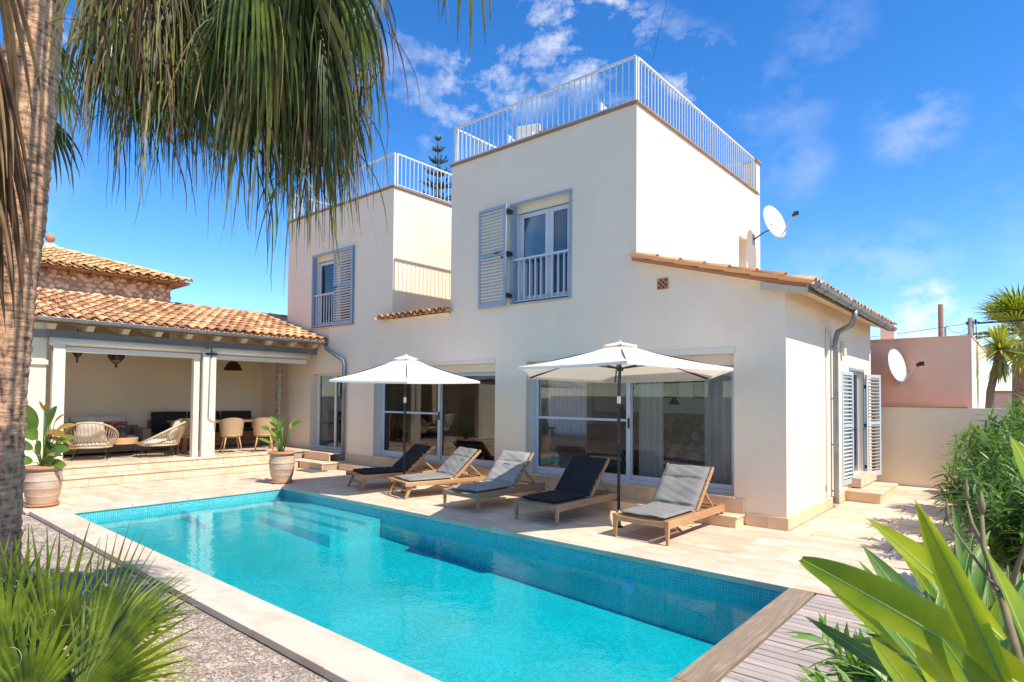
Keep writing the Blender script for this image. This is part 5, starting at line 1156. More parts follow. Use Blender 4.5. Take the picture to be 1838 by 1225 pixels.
def tub_chair(label, loc, rz):
    t_ = thing('wicker_dining_chair', label, 'chair', loc, rz, group='wicker dining chairs at the long table')
    b_ = MB()
    def f(u, v, o=0):
        a = (u-.5)*2*R(125); k_ = math.cos(a/2)**.8 if abs(a) < PI else 0
        hh = .22+.20*max(0, math.cos(a*.62))**1.2; rr = .22+.035*v-o
        return (-rr*math.cos(a)*1.0, rr*math.sin(a)*1.08, .42+hh*v-.02)
    b_.grid(lambda u, v: f(u, v), 22, 8); k0 = len(b_.f); b_.grid(lambda u, v: f(u, v, .018), 22, 8); b_.f[k0:] = [q[::-1] for q in b_.f[k0:]]
    b_.build('shell', M_['rattan'], t_, smooth=True)
    MB().tube([Vector(f(u, 1, .009)) for u in np.linspace(0, 1, 22)], .014, 6).build('rim', M_['rattan'], t_, smooth=True)
    MB().lathe([(.20, .37), (.235, .41), (.23, .43), (.01, .435)], 22).build('seat', M_['rattan'], t_, smooth=True)
    for sx in (-1, 1):
        for sy in (-1, 1): MB().tube([(.14*sx, .14*sy, .39), (.21*sx, .21*sy, .0)], [.018, .010], 8).build('leg', M_['legwood'], t_, smooth=True)
    return t_
tub_chair('wicker dining chair just right of the veranda posts', (-11.98, -1.90, FZ), R(165))
tub_chair('wicker dining chair nearest the colourful column', (-11.72, -1.22, FZ), R(150))
tub_chair('wicker dining chair half hidden behind the veranda posts', (-12.5, -2.75, FZ), R(175))
tb = thing('dining_table', 'long dark wooden dining table in front of the black bench', 'table', (-12.75, -1.75, FZ))
bx('table_top', M_['tablewood'], tb, -.42, -1.15, .70, .42, 1.15, .75, bevel=.006)
for sx in (-1, 1):
    for sy in (-1, 1): bx('leg', M_['tablewood'], tb, sx*.36-.04, sy*1.05-.04, 0, sx*.36+.04, sy*1.05+.04, .70, bevel=.004)
bn = thing('long_bench', 'dark wooden bench with black back cushions against the veranda wall', 'bench', (-13.9, -1.6, FZ))
bx('seat_base', M_['tablewood'], bn, -.35, -1.35, .15, .3, 1.3, .40, bevel=.006); bx('bench_back', M_['tablewood'], bn, -.38, -1.35, .40, -.33, 1.3, .72, bevel=.004)
for i in range(3):
    MB().pillow(lambda u, v, i=i: (-.26-.03*u, -1.30+i*.86+.83*v, .45+.48*u), lambda u, v: (1, 0, .1), .13, 10, 12, 6).build('back_cushion', M_['black_fab'], bn, smooth=True)
    MB().pillow(lambda u, v, i=i: (-.2+.48*u, -1.30+i*.86+.83*v, .43), lambda u, v: (0, 0, 1), .09, 10, 12, 6).build('seat_cushion', M_['black_fab'], bn, smooth=True)
sf = thing('wicker_sofa', 'wicker sofa with cream cushions against the left veranda wall', 'sofa', (-13.75, -4.35, FZ))
M_['wicker'] = pm('sofa_wicker', (.34, .27, .19), (.25, .19, .13), scale=30, rough=.8, bump=.6, bscale=50)
bx('base', M_['wicker'], sf, -.42, -1.45, .05, .40, 1.0, .27, bevel=.01); bx('armrest', M_['wicker'], sf, -.42, 1.0, .05, .42, 1.18, .56, bevel=.02); bx('backrest', M_['wicker'], sf, -.5, -1.45, .05, -.42, 1.18, .62, bevel=.02)
for i in range(2):
    MB().pillow(lambda u, v, i=i: (-.36+.74*u, -1.42+i*1.2+1.18*v, .34), lambda u, v: (0, 0, 1), .15, 10, 14, 8).build('seat_cushion', M_['cream_fab'], sf, smooth=True)
    MB().pillow(lambda u, v, i=i: (-.30-.05*u, -1.38+i*1.15+1.1*v, .42+.42*u+.03*math.sin(PI*v)), lambda u, v: (1, 0, .2), .17, 10, 14, 5).build('back_cushion', M_['cream_fab'], sf, smooth=True)
for i, (y_, lab) in enumerate(((-1.0, 'patterned red scatter pillow half hidden by the left veranda post'), (-.15, 'patterned red scatter pillow behind the round armchair'), (.62, 'patterned scatter pillow in red and blue at the right end of the sofa'))):
    o = MB().pillow(lambda u, v: (-.02-.12*u, -.24+.48*v, .0+.30*u), lambda u, v: (1, 0, .35), .13, 10, 12, 3).build('scatter_pillow', M_['print'], None, smooth=True)
    o.location = (-13.75-.08, -4.35+y_, FZ+.42); tag(o, lab, 'pillow', 'scatter pillows on the sofa')
ct = thing('round_side_table', 'round wooden side table on thin wire legs between the armchairs', 'table', (-12.75, -3.95, FZ))
MB().lathe([(.30, .28), (.30, .40), (.29, .41), (.01, .41)], 30).build('table_top', M_['legwood'], ct)
for i in range(6): a = i*PI/3; MB().tube([(.29*math.cos(a), .29*math.sin(a), .40), (.29*math.cos(a), .29*math.sin(a), .0)], .005, 5).build('leg', M_['black'], ct)
MB().tube([(.29*math.cos(a), .29*math.sin(a), .006) for a in np.linspace(0, 2*PI, 25)[:-1]], .005, 5, closed=True).build('foot_ring', M_['black'], ct)
ln_ = thing('glass_candle_holder', 'smoky grey ribbed candle holder on the round side table', 'candle holder', (-12.78, -3.95, FZ+.41)); MB().lathe([(.08, 0), (.10, .05), (.10, .16), (.06, .20), (.055, .22)], 18).build('body', pm('smoke_glass', (.05, .055, .06), rough=.15), ln_, smooth=True)
def pendant(label, loc, kind):
    t_ = thing('pendant_lamp', label, 'lamp', loc)
    if kind == 2:
        MB().lathe([(.07, .22), (.13, .16), (.19, .06), (.21, 0)], 14).build('lamp_shade', M_['wicker_cage'], t_); MB().tube([(0, 0, .2), (0, 0, .6)], .008, 6).build('cord', M_['black'], t_)
        b_ = MB()
        for i in range(18):
            a = 2*PI*i/18; b_.tube([(.07*math.cos(a), .07*math.sin(a), .22), (.15*math.cos(a+.12), .15*math.sin(a+.12), .14), (.215*math.cos(a+.2), .215*math.sin(a+.2), 0)], .007, 4)
        b_.build('basket_strands', M_['rattan_dark'], t_, kind='stuff')
    elif kind == 1:
        b_ = MB()
        for i in range(14):
            a = 2*PI*i/14; b_.tube([(.15*math.cos(a), .15*math.sin(a), .18), (.15*math.cos(a), .15*math.sin(a), .06), (.09*math.cos(a+.2), .09*math.sin(a+.2), -.03), (.02*math.cos(a), .02*math.sin(a), -.08)], .008, 4)
        b_.build('cage', M_['rattan_dark'], t_, kind='stuff'); MB().lathe([(.10, .0), (.13, .08), (.13, .17), (.10, .18)], 12).build('glass_body', M_['bronze'], t_)
        MB().tube([(.16*math.cos(a), .16*math.sin(a), .18) for a in np.linspace(0, 2*PI, 17)[:-1]], .012, 5, closed=True).build('ring', M_['rattan_dark'], t_)
        MB().lathe([(.02, -.16), (.03, -.12), (.012, -.08)], 8).build('drop', M_['rattan_dark'], t_); MB().tube([(0, 0, .18), (0, 0, .6)], .01, 6).build('cord', M_['black'], t_)
    else:
        MB().lathe([(.01, -.12), (.02, -.10), (.02, -.02), (.06, .03), (.08, .07), (.14, .12), (.15, .15), (.14, .16)], 16).build('shade_body', M_['bronze'], t_, smooth=True); MB().tube([(0, 0, .16), (0, 0, .6)], .01, 6).build('cord', M_['black'], t_)
M_['rattan_dark'] = pm('dark_cane', (.10, .06, .035), (.06, .035, .02), scale=20, rough=.6)
M_['wicker_cage'] = glassmat('openwork_cane', (.35, .25, .18), f=0, base=.0)
M_['bronze'] = pm('old_bronze', (.07, .075, .055), (.045, .05, .04), scale=12, rough=.4, metal=.6)
pendant('green bronze cone shaped lantern hanging left on the veranda', (-12.6, -4.86, 2.50), 0)
pendant('dark round cage lantern hanging above the rattan armchairs', (-12.5, -4.18, 2.47), 1)
pendant('woven cane basket lamp hanging above the dining table', (-12.8, -1.52, 2.36), 2)
# roof terrace furniture
def deckchair(label, loc, rz):
    t_ = thing('terrace_chair', label, 'chair', loc, rz, group='white chairs on the roof terrace')
    bx('seat', M_['white'], t_, -.25, -.25, .40, .25, .25, .44, bevel=.01); bx('backrest', M_['cream_fab'], t_, -.25, .22, .48, .25, .26, 1.02, bevel=.01)
    for sx in (-1, 1):
        bx('leg', M_['white'], t_, sx*.24-.02, -.25, 0, sx*.24+.02, -.21, .62); bx('leg', M_['white'], t_, sx*.24-.02, .22, 0, sx*.24+.02, .26, 1.0); bx('armrest', M_['white'], t_, sx*.24-.02, -.25, .62, sx*.24+.02, .22, .65)
deckchair('white chair with cream back near the front railing of the roof terrace', (-5.2, .75, 6.305), R(20))
deckchair('white chair turned sideways beside the terrace table on the roof', (-3.9, 1.3, 6.305), R(-80))
tt = thing('terrace_table', 'low table with reddish top between the chairs on the roof terrace', 'table', (-4.55, .9, 6.305)); MB().box(-.25, -.2, .62, .25, .2, .66).build('table_top', M_['terracotta'], tt); MB().tube([(0, 0, 0), (0, 0, .62)], .04, 8).build('leg', M_['white'], tt)

# ------------------------------------------------------------------ vegetation
def fan_mesh(R_, nseg, spread, fuse, grav, width=1.0, seed=0, foldk=.25, cup=.15, kink=0, nstep=9):
    """fan leaf in local space : hub at 0, midrib along +Y, face normal +Z; returned as list of segments (points, half widths, side vectors)"""
    r_ = random.Random(seed); segs = []
    for i in range(nseg):
        th = spread*((i+.5)/nseg-.5); L_ = R_*(1-.25*abs(th/(spread/2))**2)*r_.uniform(.90, 1.05)
        segs.append((th, L_, r_.uniform(-.03, .03), r_.uniform(.7, 1.4)))
    return segs
def fan_leaf(parent, hub, mid, nrm, R_, nseg, spread, fuse, grav, mat, seed=0, width=1.0, name='frond', stalk=None, tipcurl=0, cup=.12, smat=None, hang=None):
    hub = Vector(hub); Y = Vector(mid).normalized(); Zn = Vector(nrm); Zn = (Zn-Y*Zn.dot(Y)).normalized(); X = Y.cross(Zn)
    r_ = random.Random(seed); b_ = MB(); dth = spread/nseg; ns = 9
    for (th, L_, dz, gj) in fan_mesh(R_, nseg, spread, fuse, grav, seed=seed):
        d = (X*math.sin(th)+Y*math.cos(th)+Zn*(cup*abs(math.sin(th))+dz)).normalized(); p = hub.copy(); st_ = L_/ns; vs = []
        tw = Vector((r_.uniform(-1, 1), r_.uniform(-1, 1), 0))*tipcurl
        for k in range(ns+1):
            t = k/ns; side = d.cross(Zn)
            if side.length < 1e-3: side = X.copy()
            side.normalize(); nn = side.cross(d).normalized()
            full = t*L_*math.tan(dth/2)*1.02*width; ft = fuse*L_*math.tan(dth/2)*1.02*width
            hw = full if t < fuse else ft*(1-((t-fuse)/(1-fuse))**1.25)
            hw = max(hw, .0012)
            fold = hw*.75
            vs += [p-side*hw, p+nn*fold, p+side*hw]
            if t > fuse*.6: d = (d+Vector((0, 0, -1))*grav*gj*(t-fuse*.6)*(1/ns)*3+tw*(t*.25)).normalized()
            elif hang: d = (d+Vector((0, 0, -1))*hang/ns).normalized()
            p = p+d*st_
        b_.add(vs, [f_ for k in range(ns) for f_ in ((3*k, 3*k+1, 3*k+4, 3*k+3), (3*k+1, 3*k+2, 3*k+5, 3*k+4))])
    o = b_.build(name, mat, parent, smooth=False)
    if stalk is not None:
        a = Vector(stalk); m_ = a.lerp(hub, .55)+Vector((0, 0, .12*(hub-a).length)); pts = [a*(1-t)**2+m_*2*t*(1-t)+hub*t*t for t in np.linspace(0, 1, 8)]
        MB().tube(pts, [.022-.010*i/7 for i in range(8)], 6).build('stalk', smat or M_['stalk'], o, smooth=True)
    return o
M_['stalk'] = pm('leaf_stalk', (.20, .22, .06), (.28, .20, .08), scale=6, rough=.5)
# --- tall fan palm at the left : trunk, crown of hanging fronds, dry skirt
GB = on_z(-26, 1090, GZ)
palm = thing('fan_palm', 'tall fan palm with ringed trunk and hanging crown at the left', 'palm tree', tuple(GB))
DF = (GB-CP).dot(Vector((fw.x, fw.y, 0)).normalized())
def fwd(px, py, D): d = ray(px, py); return CP+d*(D/d.dot(Vector((fw.x, fw.y, 0)).normalized()))
ctl = [(1090, -28, .0), (900, -14, .0), (700, -3, .0), (500, 16, .0), (400, 31, .0), (200, 50, .0), (0, 66, .0), (-300, 88, .0), (-620, 112, .0)]
pts = []; rs = []
NR = 260
for i in range(NR+1):
    y_ = 1090-(1090+620)*i/NR
    for k in range(len(ctl)-1):
        if ctl[k][0] >= y_ >= ctl[k+1][0]-1e-6: t = (ctl[k][0]-y_)/(ctl[k][0]-ctl[k+1][0]); x_ = ctl[k][1]*(1-t)+ctl[k+1][1]*t; break
    pts.append(fwd(x_, y_, DF)-GB); tt_ = i/NR
    rs.append((41*DF/1087+.05*math.exp(-tt_*16)+.01*max(0, tt_-.5))*(1+.040*((i % 3)/2-.5)+.012*math.sin(i*1.7)))
for k in range(3):
    pts = [pts[0]]+[(pts[i-1]+pts[i]*2+pts[i+1])/4 for i in range(1, NR)]+[pts[-1]]
tb_ = MB().tube(pts, rs, 40)
for i, v in enumerate(tb_.v):
    k = i//40; j = i % 40; f_ = 1+.018*math.sin(j*1.9+k*.35)+.012*math.sin(j*5.1-k*.9)+.022*(math.sin(j*127.1+k*311.7)*43758.5 % 1-.5)
    c = pts[min(k, NR)]; tb_.v[i] = tuple(c+(Vector(v)-c)*f_)
tb_.build('trunk', M_['bark'], palm, smooth=True)
crown = pts[-1]+Vector((0, 0, .1))
rf_ = random.Random(3)
def px_local(px, py, d): return at(px, py, d)-GB
toward = (CP-GB); toward.z = 0; toward.normalize()
cnt = 0
def hangfan(px, py, d, R_, mat, midpx=(0, 1), seed=0, grav=1.2, spread=R(150), nseg=34, out=.35, fuse=.42, stalk=True):
    if 4.5 <= d <= 6.25 and px > 0: d *= .84; R_ *= .84
    hub = px_local(px, py, d); v = (px_local(px+midpx[0]*100, py+midpx[1]*100, d)-hub).normalized()
    mid = (v+toward*out).normalized(); nn = (toward*.8+Vector((rf_.uniform(-.5, .5), rf_.uniform(-.5, .5), .5)))
    return fan_leaf(palm, hub, mid, nn, R_, nseg, spread, fuse, grav, mat, seed=seed, tipcurl=.12, stalk=crown if (stalk and seed % 6 == 0) else None, width=1.0, smat=M_['stalk'])
specs = []
for i in range(84):     # mass of the crown
    px_ = rf_.uniform(225, 590); py_ = rf_.uniform(-170, 40)-(60 if px_ < 290 else 0); specs.append((px_, py_, rf_.uniform(4.6, 6.2), rf_.uniform(.95, 1.3)))
mts = ['leaf_palm_hi', 'leaf_palm', 'leaf_palm_hi', 'leaf_straw', 'leaf_palm', 'leaf_brown', 'leaf_palm_hi']
for i, (px_, py_, d_, R_) in enumerate(specs):
    hangfan(px_, py_, d_, R_, M_[mts[i % 7]], ((px_-420)/420*.16+rf_.uniform(-.12, .12), 1), seed=i, grav=rf_.uniform(2.6, 4.2), spread=R(rf_.uniform(70, 120)), nseg=rf_.randint(16, 22), out=rf_.uniform(-.5, .5), fuse=rf_.uniform(.22, .34))
for i, (px_, py_, d_, R_, mt, mx_) in enumerate([(300, -20, 5.4, 1.2, 'leaf_palm_hi', -.10), (262, -80, 5.3, 1.25, 'leaf_palm_hi', -.14), (470, -30, 4.8, 1.4, 'leaf_palm_hi', .02), (530, 30, 4.9, 1.4, 'leaf_palm_hi', .06), (430, -40, 5.0, 1.25, 'leaf_straw', .0),
        (590, -20, 5.0, 1.5, 'leaf_palm_hi', .06), (615, -110, 5.0, 1.3, 'leaf_palm', .10), (520, 90, 5.2, 1.25, 'leaf_straw', .05), (370, -80, 5.1, 1.3, 'leaf_straw', -.05), (250, -160, 5.4, 1.4, 'leaf_straw', -.1),
        (600, 110, 5.4, 1.1, 'leaf_dead', .02), (400, 20, 5.6, 1.1, 'leaf_dead', -.1), (560, -80, 4.8, 1.5, 'leaf_palm_hi', .12), (500, -20, 4.7, 1.7, 'leaf_straw', .05), (570, 20, 4.8, 1.5, 'leaf_brown', .05), (340, -20, 5.3, 1.1, 'leaf_palm', -.12), (550, 60, 5.0, 1.5, 'leaf_palm_hi', .03), (300, 10, 5.6, 1.1, 'leaf_palm', -.2)]):
    hangfan(px_, py_, d_, R_, M_[mt], (mx_, 1), seed=100+i, grav=2.6, spread=R(75), nseg=18, out=.05, fuse=.34)
for i, (px_, py_, mx_) in enumerate([(760, -300, .12), (850, -275, -.02)]): hangfan(px_, py_, 4.6, 1.05, M_['leaf_straw'], (mx_, 1), seed=200+i, grav=.9, spread=R(44), nseg=7, out=0)
for i, (px_, py_, mt) in enumerate([(92, 60, 'leaf_palm'), (100, 130, 'leaf_straw'), (84, 200, 'leaf_palm_hi')]): hangfan(px_, py_, 7.6, .72, M_[mt], (.22, 1), seed=220+i, grav=2.2, spread=R(70), nseg=12, out=0)
for i, (px_, py_, R_, mx_) in enumerate([(-70, -160, 2.0, .03), (-30, -60, 2.0, .0), (-60, 60, 2.1, .03), (-40, 180, 1.6, .02), (-30, -240, 2.0, .04), (-50, -20, 2.3, .03), (-80, 120, 2.0, .04), (-60, 240, 1.6, .0)]):
    hangfan(px_-8, py_, 6.0, R_, M_['leaf_brown' if i % 2 else 'leaf_dead'], (mx_, 1), seed=240+i, grav=2.2, spread=R(34), nseg=12, out=0, fuse=.5)
# loose dry strands hanging through the crown
for mt, n_, sd in (('leaf_dead', 120, 1), ('leaf_straw', 220, 2), ('leaf_brown', 160, 3), ('leaf_palm', 160, 4)):
    rs_ = random.Random(sd); b_ = MB()
    for i in range(n_):
        px_ = rs_.uniform(160, 690); lo_ = 250+150*max(0, 1-abs(px_-560)/200)+40*math.sin(px_*.03); py_ = rs_.uniform(-60, lo_-60)
        if px_ < 200 or px_ > 650: py_ = rs_.uniform(-60, 120)
        p = px_local(px_, py_, rs_.uniform(3.8, 5.1)); d = Vector((rs_.uniform(-.6, .6), rs_.uniform(-.6, .6), rs_.uniform(-1, .1))).normalized(); L_ = rs_.uniform(.25, .8); w_ = rs_.uniform(.003, .008); vs = []
        sd_ = Vector((rt.x, rt.y, 0))*math.cos(i)+Vector((fw.x, fw.y, 0))*math.sin(i)*.5
        for k in range(8):
            t = k/7; ww = w_*(1-t)**.6+.0008; vs += [p-sd_*ww, p+sd_*ww]; d = (d+Vector((rs_.uniform(-.15, .15), rs_.uniform(-.15, .15), -.45))).normalized(); p = p+d*(L_/7)
        b_.add(vs, [(2*k, 2*k+1, 2*k+3, 2*k+2) for k in range(7)])
    b_.build('dry_strands', M_[mt], palm, kind='stuff')
# --- low fan palm in the near left corner
FB = on_z(60, 1222, GZ)
lp = thing('low_fan_palm', 'bushy low fan palm with bright green fans and curling threads in the near left corner', 'palm', tuple(FB))
fx = lambda px, py, d: at(px, py, d)-FB
dF = (FB-CP).length
tow2 = (CP-FB).normalized()
MB().tube([(0, 0, 0), (0, 0, .25), (.02, 0, .38)], [.15, .13, .10], 14).build('trunk', M_['bark'], lp)
def upfan(px, py, d, ang_, R_, mat, spread, nseg, seed, tilt=.25, fuse=.45, grav=.25, face=None):
    hub = fx(px, py, d); a = fx(px+100*math.sin(R(ang_)), py-100*math.cos(R(ang_)), d)-hub; mid = a.normalized()+tow2*tilt
    fan_leaf(lp, hub, mid, face or (tow2+Vector((0, 0, .7))), R_*.85, nseg, R(spread), fuse, grav, mat, seed=seed, stalk=(0, 0, .32), tipcurl=.03, cup=.10, smat=M_['leaf_palm'])
for i, a in enumerate([(45, 1180, 4.7, -8, .86, 'leaf_palm', 62, 12), (95, 1190, 4.5, 3, .90, 'leaf_palm', 55, 11), (160, 1190, 4.5, 17, .93, 'leaf_palm', 34, 10), (10, 1200, 4.4, -18, .86, 'leaf_palm', 60, 11), (195, 1125, 4.7, 76, .58, 'leaf_palm_lt', 125, 24),
        (140, 1250, 4.1, 42, .74, 'leaf_palm', 110, 15), (50, 1270, 4.0, 0, .60, 'leaf_palm', 110, 14), (175, 1170, 4.6, 52, .70, 'leaf_palm', 60, 13), (0, 1240, 4.1, -10, .60, 'leaf_palm', 90, 12), (195, 1200, 4.4, 96, .56, 'leaf_palm_lt', 90, 16), (120, 1210, 4.8, 30, .70, 'leaf_palm', 50, 11), (-40, 1190, 4.6, 8, .86, 'leaf_palm', 55, 11)]):
    if i == 0: M_['leaf_palm_lt'] = leafmat('fan_leaf_lime', (.24, .28, .015), (.38, .40, .03), trans=.35, scale=4, rough=.4)
    upfan(*a[:5], M_[a[5]], a[6], a[7], 300+i, tilt=.1 if a[3] < 60 else .25)
M_['thread'] = pm('leaf_thread', (.48, .50, .22), rough=.7)
rc = random.Random(9); b_ = MB()
for i in range(26):
    q = fx(rc.uniform(0, 200), rc.uniform(1030, 1225), rc.uniform(3.8, 4.3)); pts_ = []; a0 = rc.uniform(0, 6); rr = rc.uniform(.015, .05); dz = rc.uniform(-.12, .14); tn = rc.uniform(1, 4.5)
    for k in range(18): t = k/17; pts_.append(q+Vector((rt.x, rt.y, 0))*(rr*math.cos(a0+t*tn)+dz*.5*t)+Vector((0, 0, dz*t+rr*math.sin(a0+t*tn))))
    b_.tube(pts_, .0008, 3, cap=False)
b_.build('threads', M_['thread'], lp, kind='stuff')
b_ = MB()
for i in range(60):
    q = fx(rc.uniform(10, 130), rc.uniform(1150, 1240), rc.uniform(4.2, 4.8)); b_.tube([Vector((rc.uniform(-.1, .1), rc.uniform(-.1, .1), 0)), q*.5+Vector((0, 0, .02)), q], .008, 4, cap=False)
b_.build('leaf_stems', M_['leaf_palm'], lp, kind='stuff')
# --- oleander hedge on the right
def oleander_mesh(seed, rad, h, nst, L_=.15, W_=.026):
    r_ = random.Random(seed); lv = MB(); sv = MB()
    def leaf(p, d, L_, W_):
        s_ = d.cross(Vector((r_.uniform(-.3, .3), r_.uniform(-.3, .3), 1))); 
        if s_.length < 1e-3: return
        s_.normalize(); n_ = s_.cross(d).normalized(); vs = []
        for t, w_ in ((0, .12), (.3, .85), (.65, .8), (1, .03)):
            q = p+d*(L_*t)+Vector((0, 0, -.18*L_*t*t)); vs += [q-s_*(W_*w_/2)+n_*(.15*W_*w_), q, q+s_*(W_*w_/2)+n_*(.15*W_*w_)]
        lv.add(vs, [f_ for k in range(3) for f_ in ((3*k, 3*k+1, 3*k+4, 3*k+3), (3*k+1, 3*k+2, 3*k+5, 3*k+4))])
    for i in range(nst):
        a = r_.uniform(0, 2*PI); k_ = math.sqrt(r_.random()); tip = Vector((rad*k_*math.cos(a), rad*k_*math.sin(a), h*r_.uniform(.45, 1.0)*(1-.25*k_*k_))); b0 = Vector((.2*rad*math.cos(a), .2*rad*math.sin(a), 0))
        mid = b0.lerp(tip, .5)+Vector((-.1*math.cos(a), -.1*math.sin(a), .15*h)); P = lambda t: b0*(1-t)**2+mid*2*t*(1-t)+tip*t*t
        sv.tube([P(t) for t in (0, .33, .66, 1)], [.012, .009, .006, .003], 4, cap=False)
        nw = 13
        for k in range(nw):
            t = .35+.65*k/(nw-1); p = P(t); ax = (P(min(1, t+.02))-P(t-.02)).normalized(); r0 = r_.uniform(0, 6)
            for j in range(3):
                b2 = r0+j*2.09; u_ = ax.orthogonal().normalized(); v_ = ax.cross(u_); dd = (u_*math.cos(b2)+v_*math.sin(b2)+ax*r_.uniform(.5, 1.3)).normalized()
                leaf(p, dd, L_*r_.uniform(.7, 1.15), W_*r_.uniform(.8, 1.2))
    return lv, sv
lv, sv = oleander_mesh(1, .80, 1.85, 84, .25, .042)
ole = thing('oleander_bush', 'tall oleander bush beside the wrapped planter, in front of the cream wall', 'bush', (2.48, 3.2, -.05), group='oleander bushes along the right edge')
lv.build('foliage', M_['leaf_ole'], ole, smooth=True, kind='stuff'); lv2, _q = oleander_mesh(2, .84, 1.9, 22, .24, .042); lv2.build('young_foliage', M_['leaf_ole2'], ole, smooth=True, kind='stuff'); sv.build('stems', M_['stem'], ole, kind='stuff')
for (x_, y_, s_, rz, lab) in ((2.36, 1.5, .92, 2, 'oleander bush in the middle of the right hand hedge'), (2.33, -.1, .80, 4, 'oleander bush spreading over the terrace edge beyond the wooden deck'), (2.85, 5.0, 1.05, 1, 'oleander bush furthest back, under the yucca'), (2.52, -1.6, .72, 3.3, 'oleander bush beside the far end of the wooden deck')):
    o = copy_tree(ole); o.location = (x_, y_, -.05); o.scale = (s_, s_, s_); o.rotation_euler = (0, 0, rz); o['label'] = lab
lv, sv = oleander_mesh(8, .62, .80, 44, .22, .036)
ol2 = thing('low_oleander', 'low leafy oleander spreading over the near boards of the wooden deck', 'bush', (2.16, -5.1, -.05), group='low oleanders beside the deck'); lv.build('foliage', M_['leaf_ole2'], ol2, smooth=True, kind='stuff'); sv.build('stems', M_['stem'], ol2, kind='stuff')
for (x_, y_, s_, rz_, lab) in ((2.52, -5.75, .95, 2.2, 'low leafy oleander rising at the lower right corner of the view'), (2.72, -4.1, 1.15, 4.1, 'oleander crowding the right edge of the wooden deck')):
    o = copy_tree(ol2); o.location = (x_, y_, -.05); o.scale = (s_, s_, s_); o.rotation_euler = (0, 0, rz_); o['label'] = lab
# --- near broad leaves at the right
NB = Vector((CP.x+.62, CP.y+.62, -.05))
npl = thing('broad_leaved_shrub', 'shrub with long broad bright green leaves close to the camera at the right', 'shrub', tuple(NB))
def nleaf(b0, b1, d0, d1, W_, face, droop=.05, mat='leaf_near', shape=None):
    a = at(*b0, d0)-NB; c = at(*b1, d1)-NB
    return blade(npl, a, c, W_, M_[mat], 'leaf', droop=droop, n_=16, fold=.55, nrm_hint=face, shape=shape or (lambda t: max(.01, math.sin(PI*min(1, (t*.93+.07))**1.0))**.95), rib=True)
cf = (CP-at(1600, 1050, .9)).normalized()
nleaf((1900, 1275), (1438, 984), .78, .95, .052, cf+Vector((-.2, 0, .6)), shape=lambda t: max(.01, math.sin(PI*min(1, t*.90+.08)))**.62)
nleaf((1800, 1150), (1556, 916), .95, 1.1, .042, cf+Vector((.6, 0, .25)))
nleaf((1850, 1330), (1642, 876), .70, .86, .031, cf+Vector((-.6, 0, .1)))
nleaf((1740, 1235), (1548, 966), 1.2, 1.35, .042, cf+Vector((.1, 0, .5)), mat='leaf_ole')
nleaf((1820, 1340), (1605, 1075), .75, .9, .032, cf+Vector((.3, 0, .5)))
nleaf((1900, 1300), (1765, 965), .72, .85, .026, cf+Vector((.9, 0, .2)))
nleaf((1920, 1000), (1812, 770), .85, .95, .036, cf+Vector((.5, 0, .3)))
nleaf((1870, 1420), (1690, 1130), .65, .75, .030, cf+Vector((0, 0, .7)))
nleaf((1960, 1230), (1850, 1010), .66, .76, .028, cf+Vector((0, 0, .7)))
nleaf((1700, 1330), (1560, 1130), 1.0, 1.15, .036, cf+Vector((.3, 0, .7)))
nleaf((1760, 1310), (1640, 1150), .95, 1.0, .034, cf+Vector((-.3, 0, .7)))
rl_ = random.Random(12)
for i in range(44):     # narrower leaves crowding behind the front ones
    bx_, by_ = rl_.uniform(1640, 1900), rl_.uniform(1130, 1330); a_ = math.radians(rl_.uniform(-75, 35)); L_ = rl_.uniform(150, 300); d_ = rl_.uniform(1.15, 1.9)
    nleaf((bx_, by_), (bx_+L_*math.sin(a_), by_-L_*math.cos(a_)), d_, d_+rl_.uniform(.0, .2), rl_.uniform(.026, .046), cf+Vector((rl_.uniform(-.6, .6), 0, rl_.uniform(0, .8))), droop=rl_.uniform(.02, .12), mat=rl_.choice(['leaf_near', 'leaf_ole2', 'leaf_ole2', 'leaf_ole']))
b_ = MB()
for P_, r_ in (([(1850, 1260, 1.05), (1800, 1080, 1.1), (1765, 980, 1.15), (1762, 925, 1.15)], .006), ([(1790, 1060, 1.1), (1755, 1010, 1.15), (1700, 935, 1.2)], .003), ([(1775, 1000, 1.15), (1745, 940, 1.18), (1735, 900, 1.2)], .0035), ([(1800, 1090, 1.1), (1840, 980, 1.1), (1860, 930, 1.1)], .004), ([(1780, 1200, 1.2), (1730, 1060, 1.25), (1715, 1010, 1.3)], .003)):
    b_.tube([at(*q)-NB for q in P_], [r_*(1-.55*k/(len(P_)-1)) for k in range(len(P_))], 7); b_.lathe([(.002, 0), (r_*.9, .012), (.001, .035)], 6, tuple(at(*P_[-1])-NB))
b_.tube([(0, 0, 0), (at(1850, 1260, 1.05)-NB)*.5+Vector((.1, 0, 0)), at(1850, 1260, 1.05)-NB], [.02, .012, .006], 8)
b_.build('twigs', pm('green_twig', (.26, .20, .09), (.16, .12, .06), scale=30, rough=.8), npl, smooth=True)
# --- wrapped planter with spiky plant
pk_ = thing('wrapped_planter', 'round planter wrapped in brown brushwood against the cream wall', 'planter', (1.85, 5.6, -.012))
MB().lathe([(.22, 0), (.25, .45), (.29, .88), (.26, .88), (.24, .78)], 24, rfun=lambda a, z: 1+.03*math.sin(a*17)).build('wrap', M_['wicker_old'], pk_)
sp = thing('spiky_plant', 'small yellow green spiky plant growing in the wrapped planter', 'plant', (1.85, 5.6, .80))
for i in range(44):
    a = i*2.4; e_ = R(15+60*(i/44)); blade(sp, (0, 0, 0), (.36*math.cos(a)*math.cos(e_), .36*math.sin(a)*math.cos(e_), .36*math.sin(e_)), .03, M_['leaf_yucca'], 'leaf', droop=.08, n_=4)
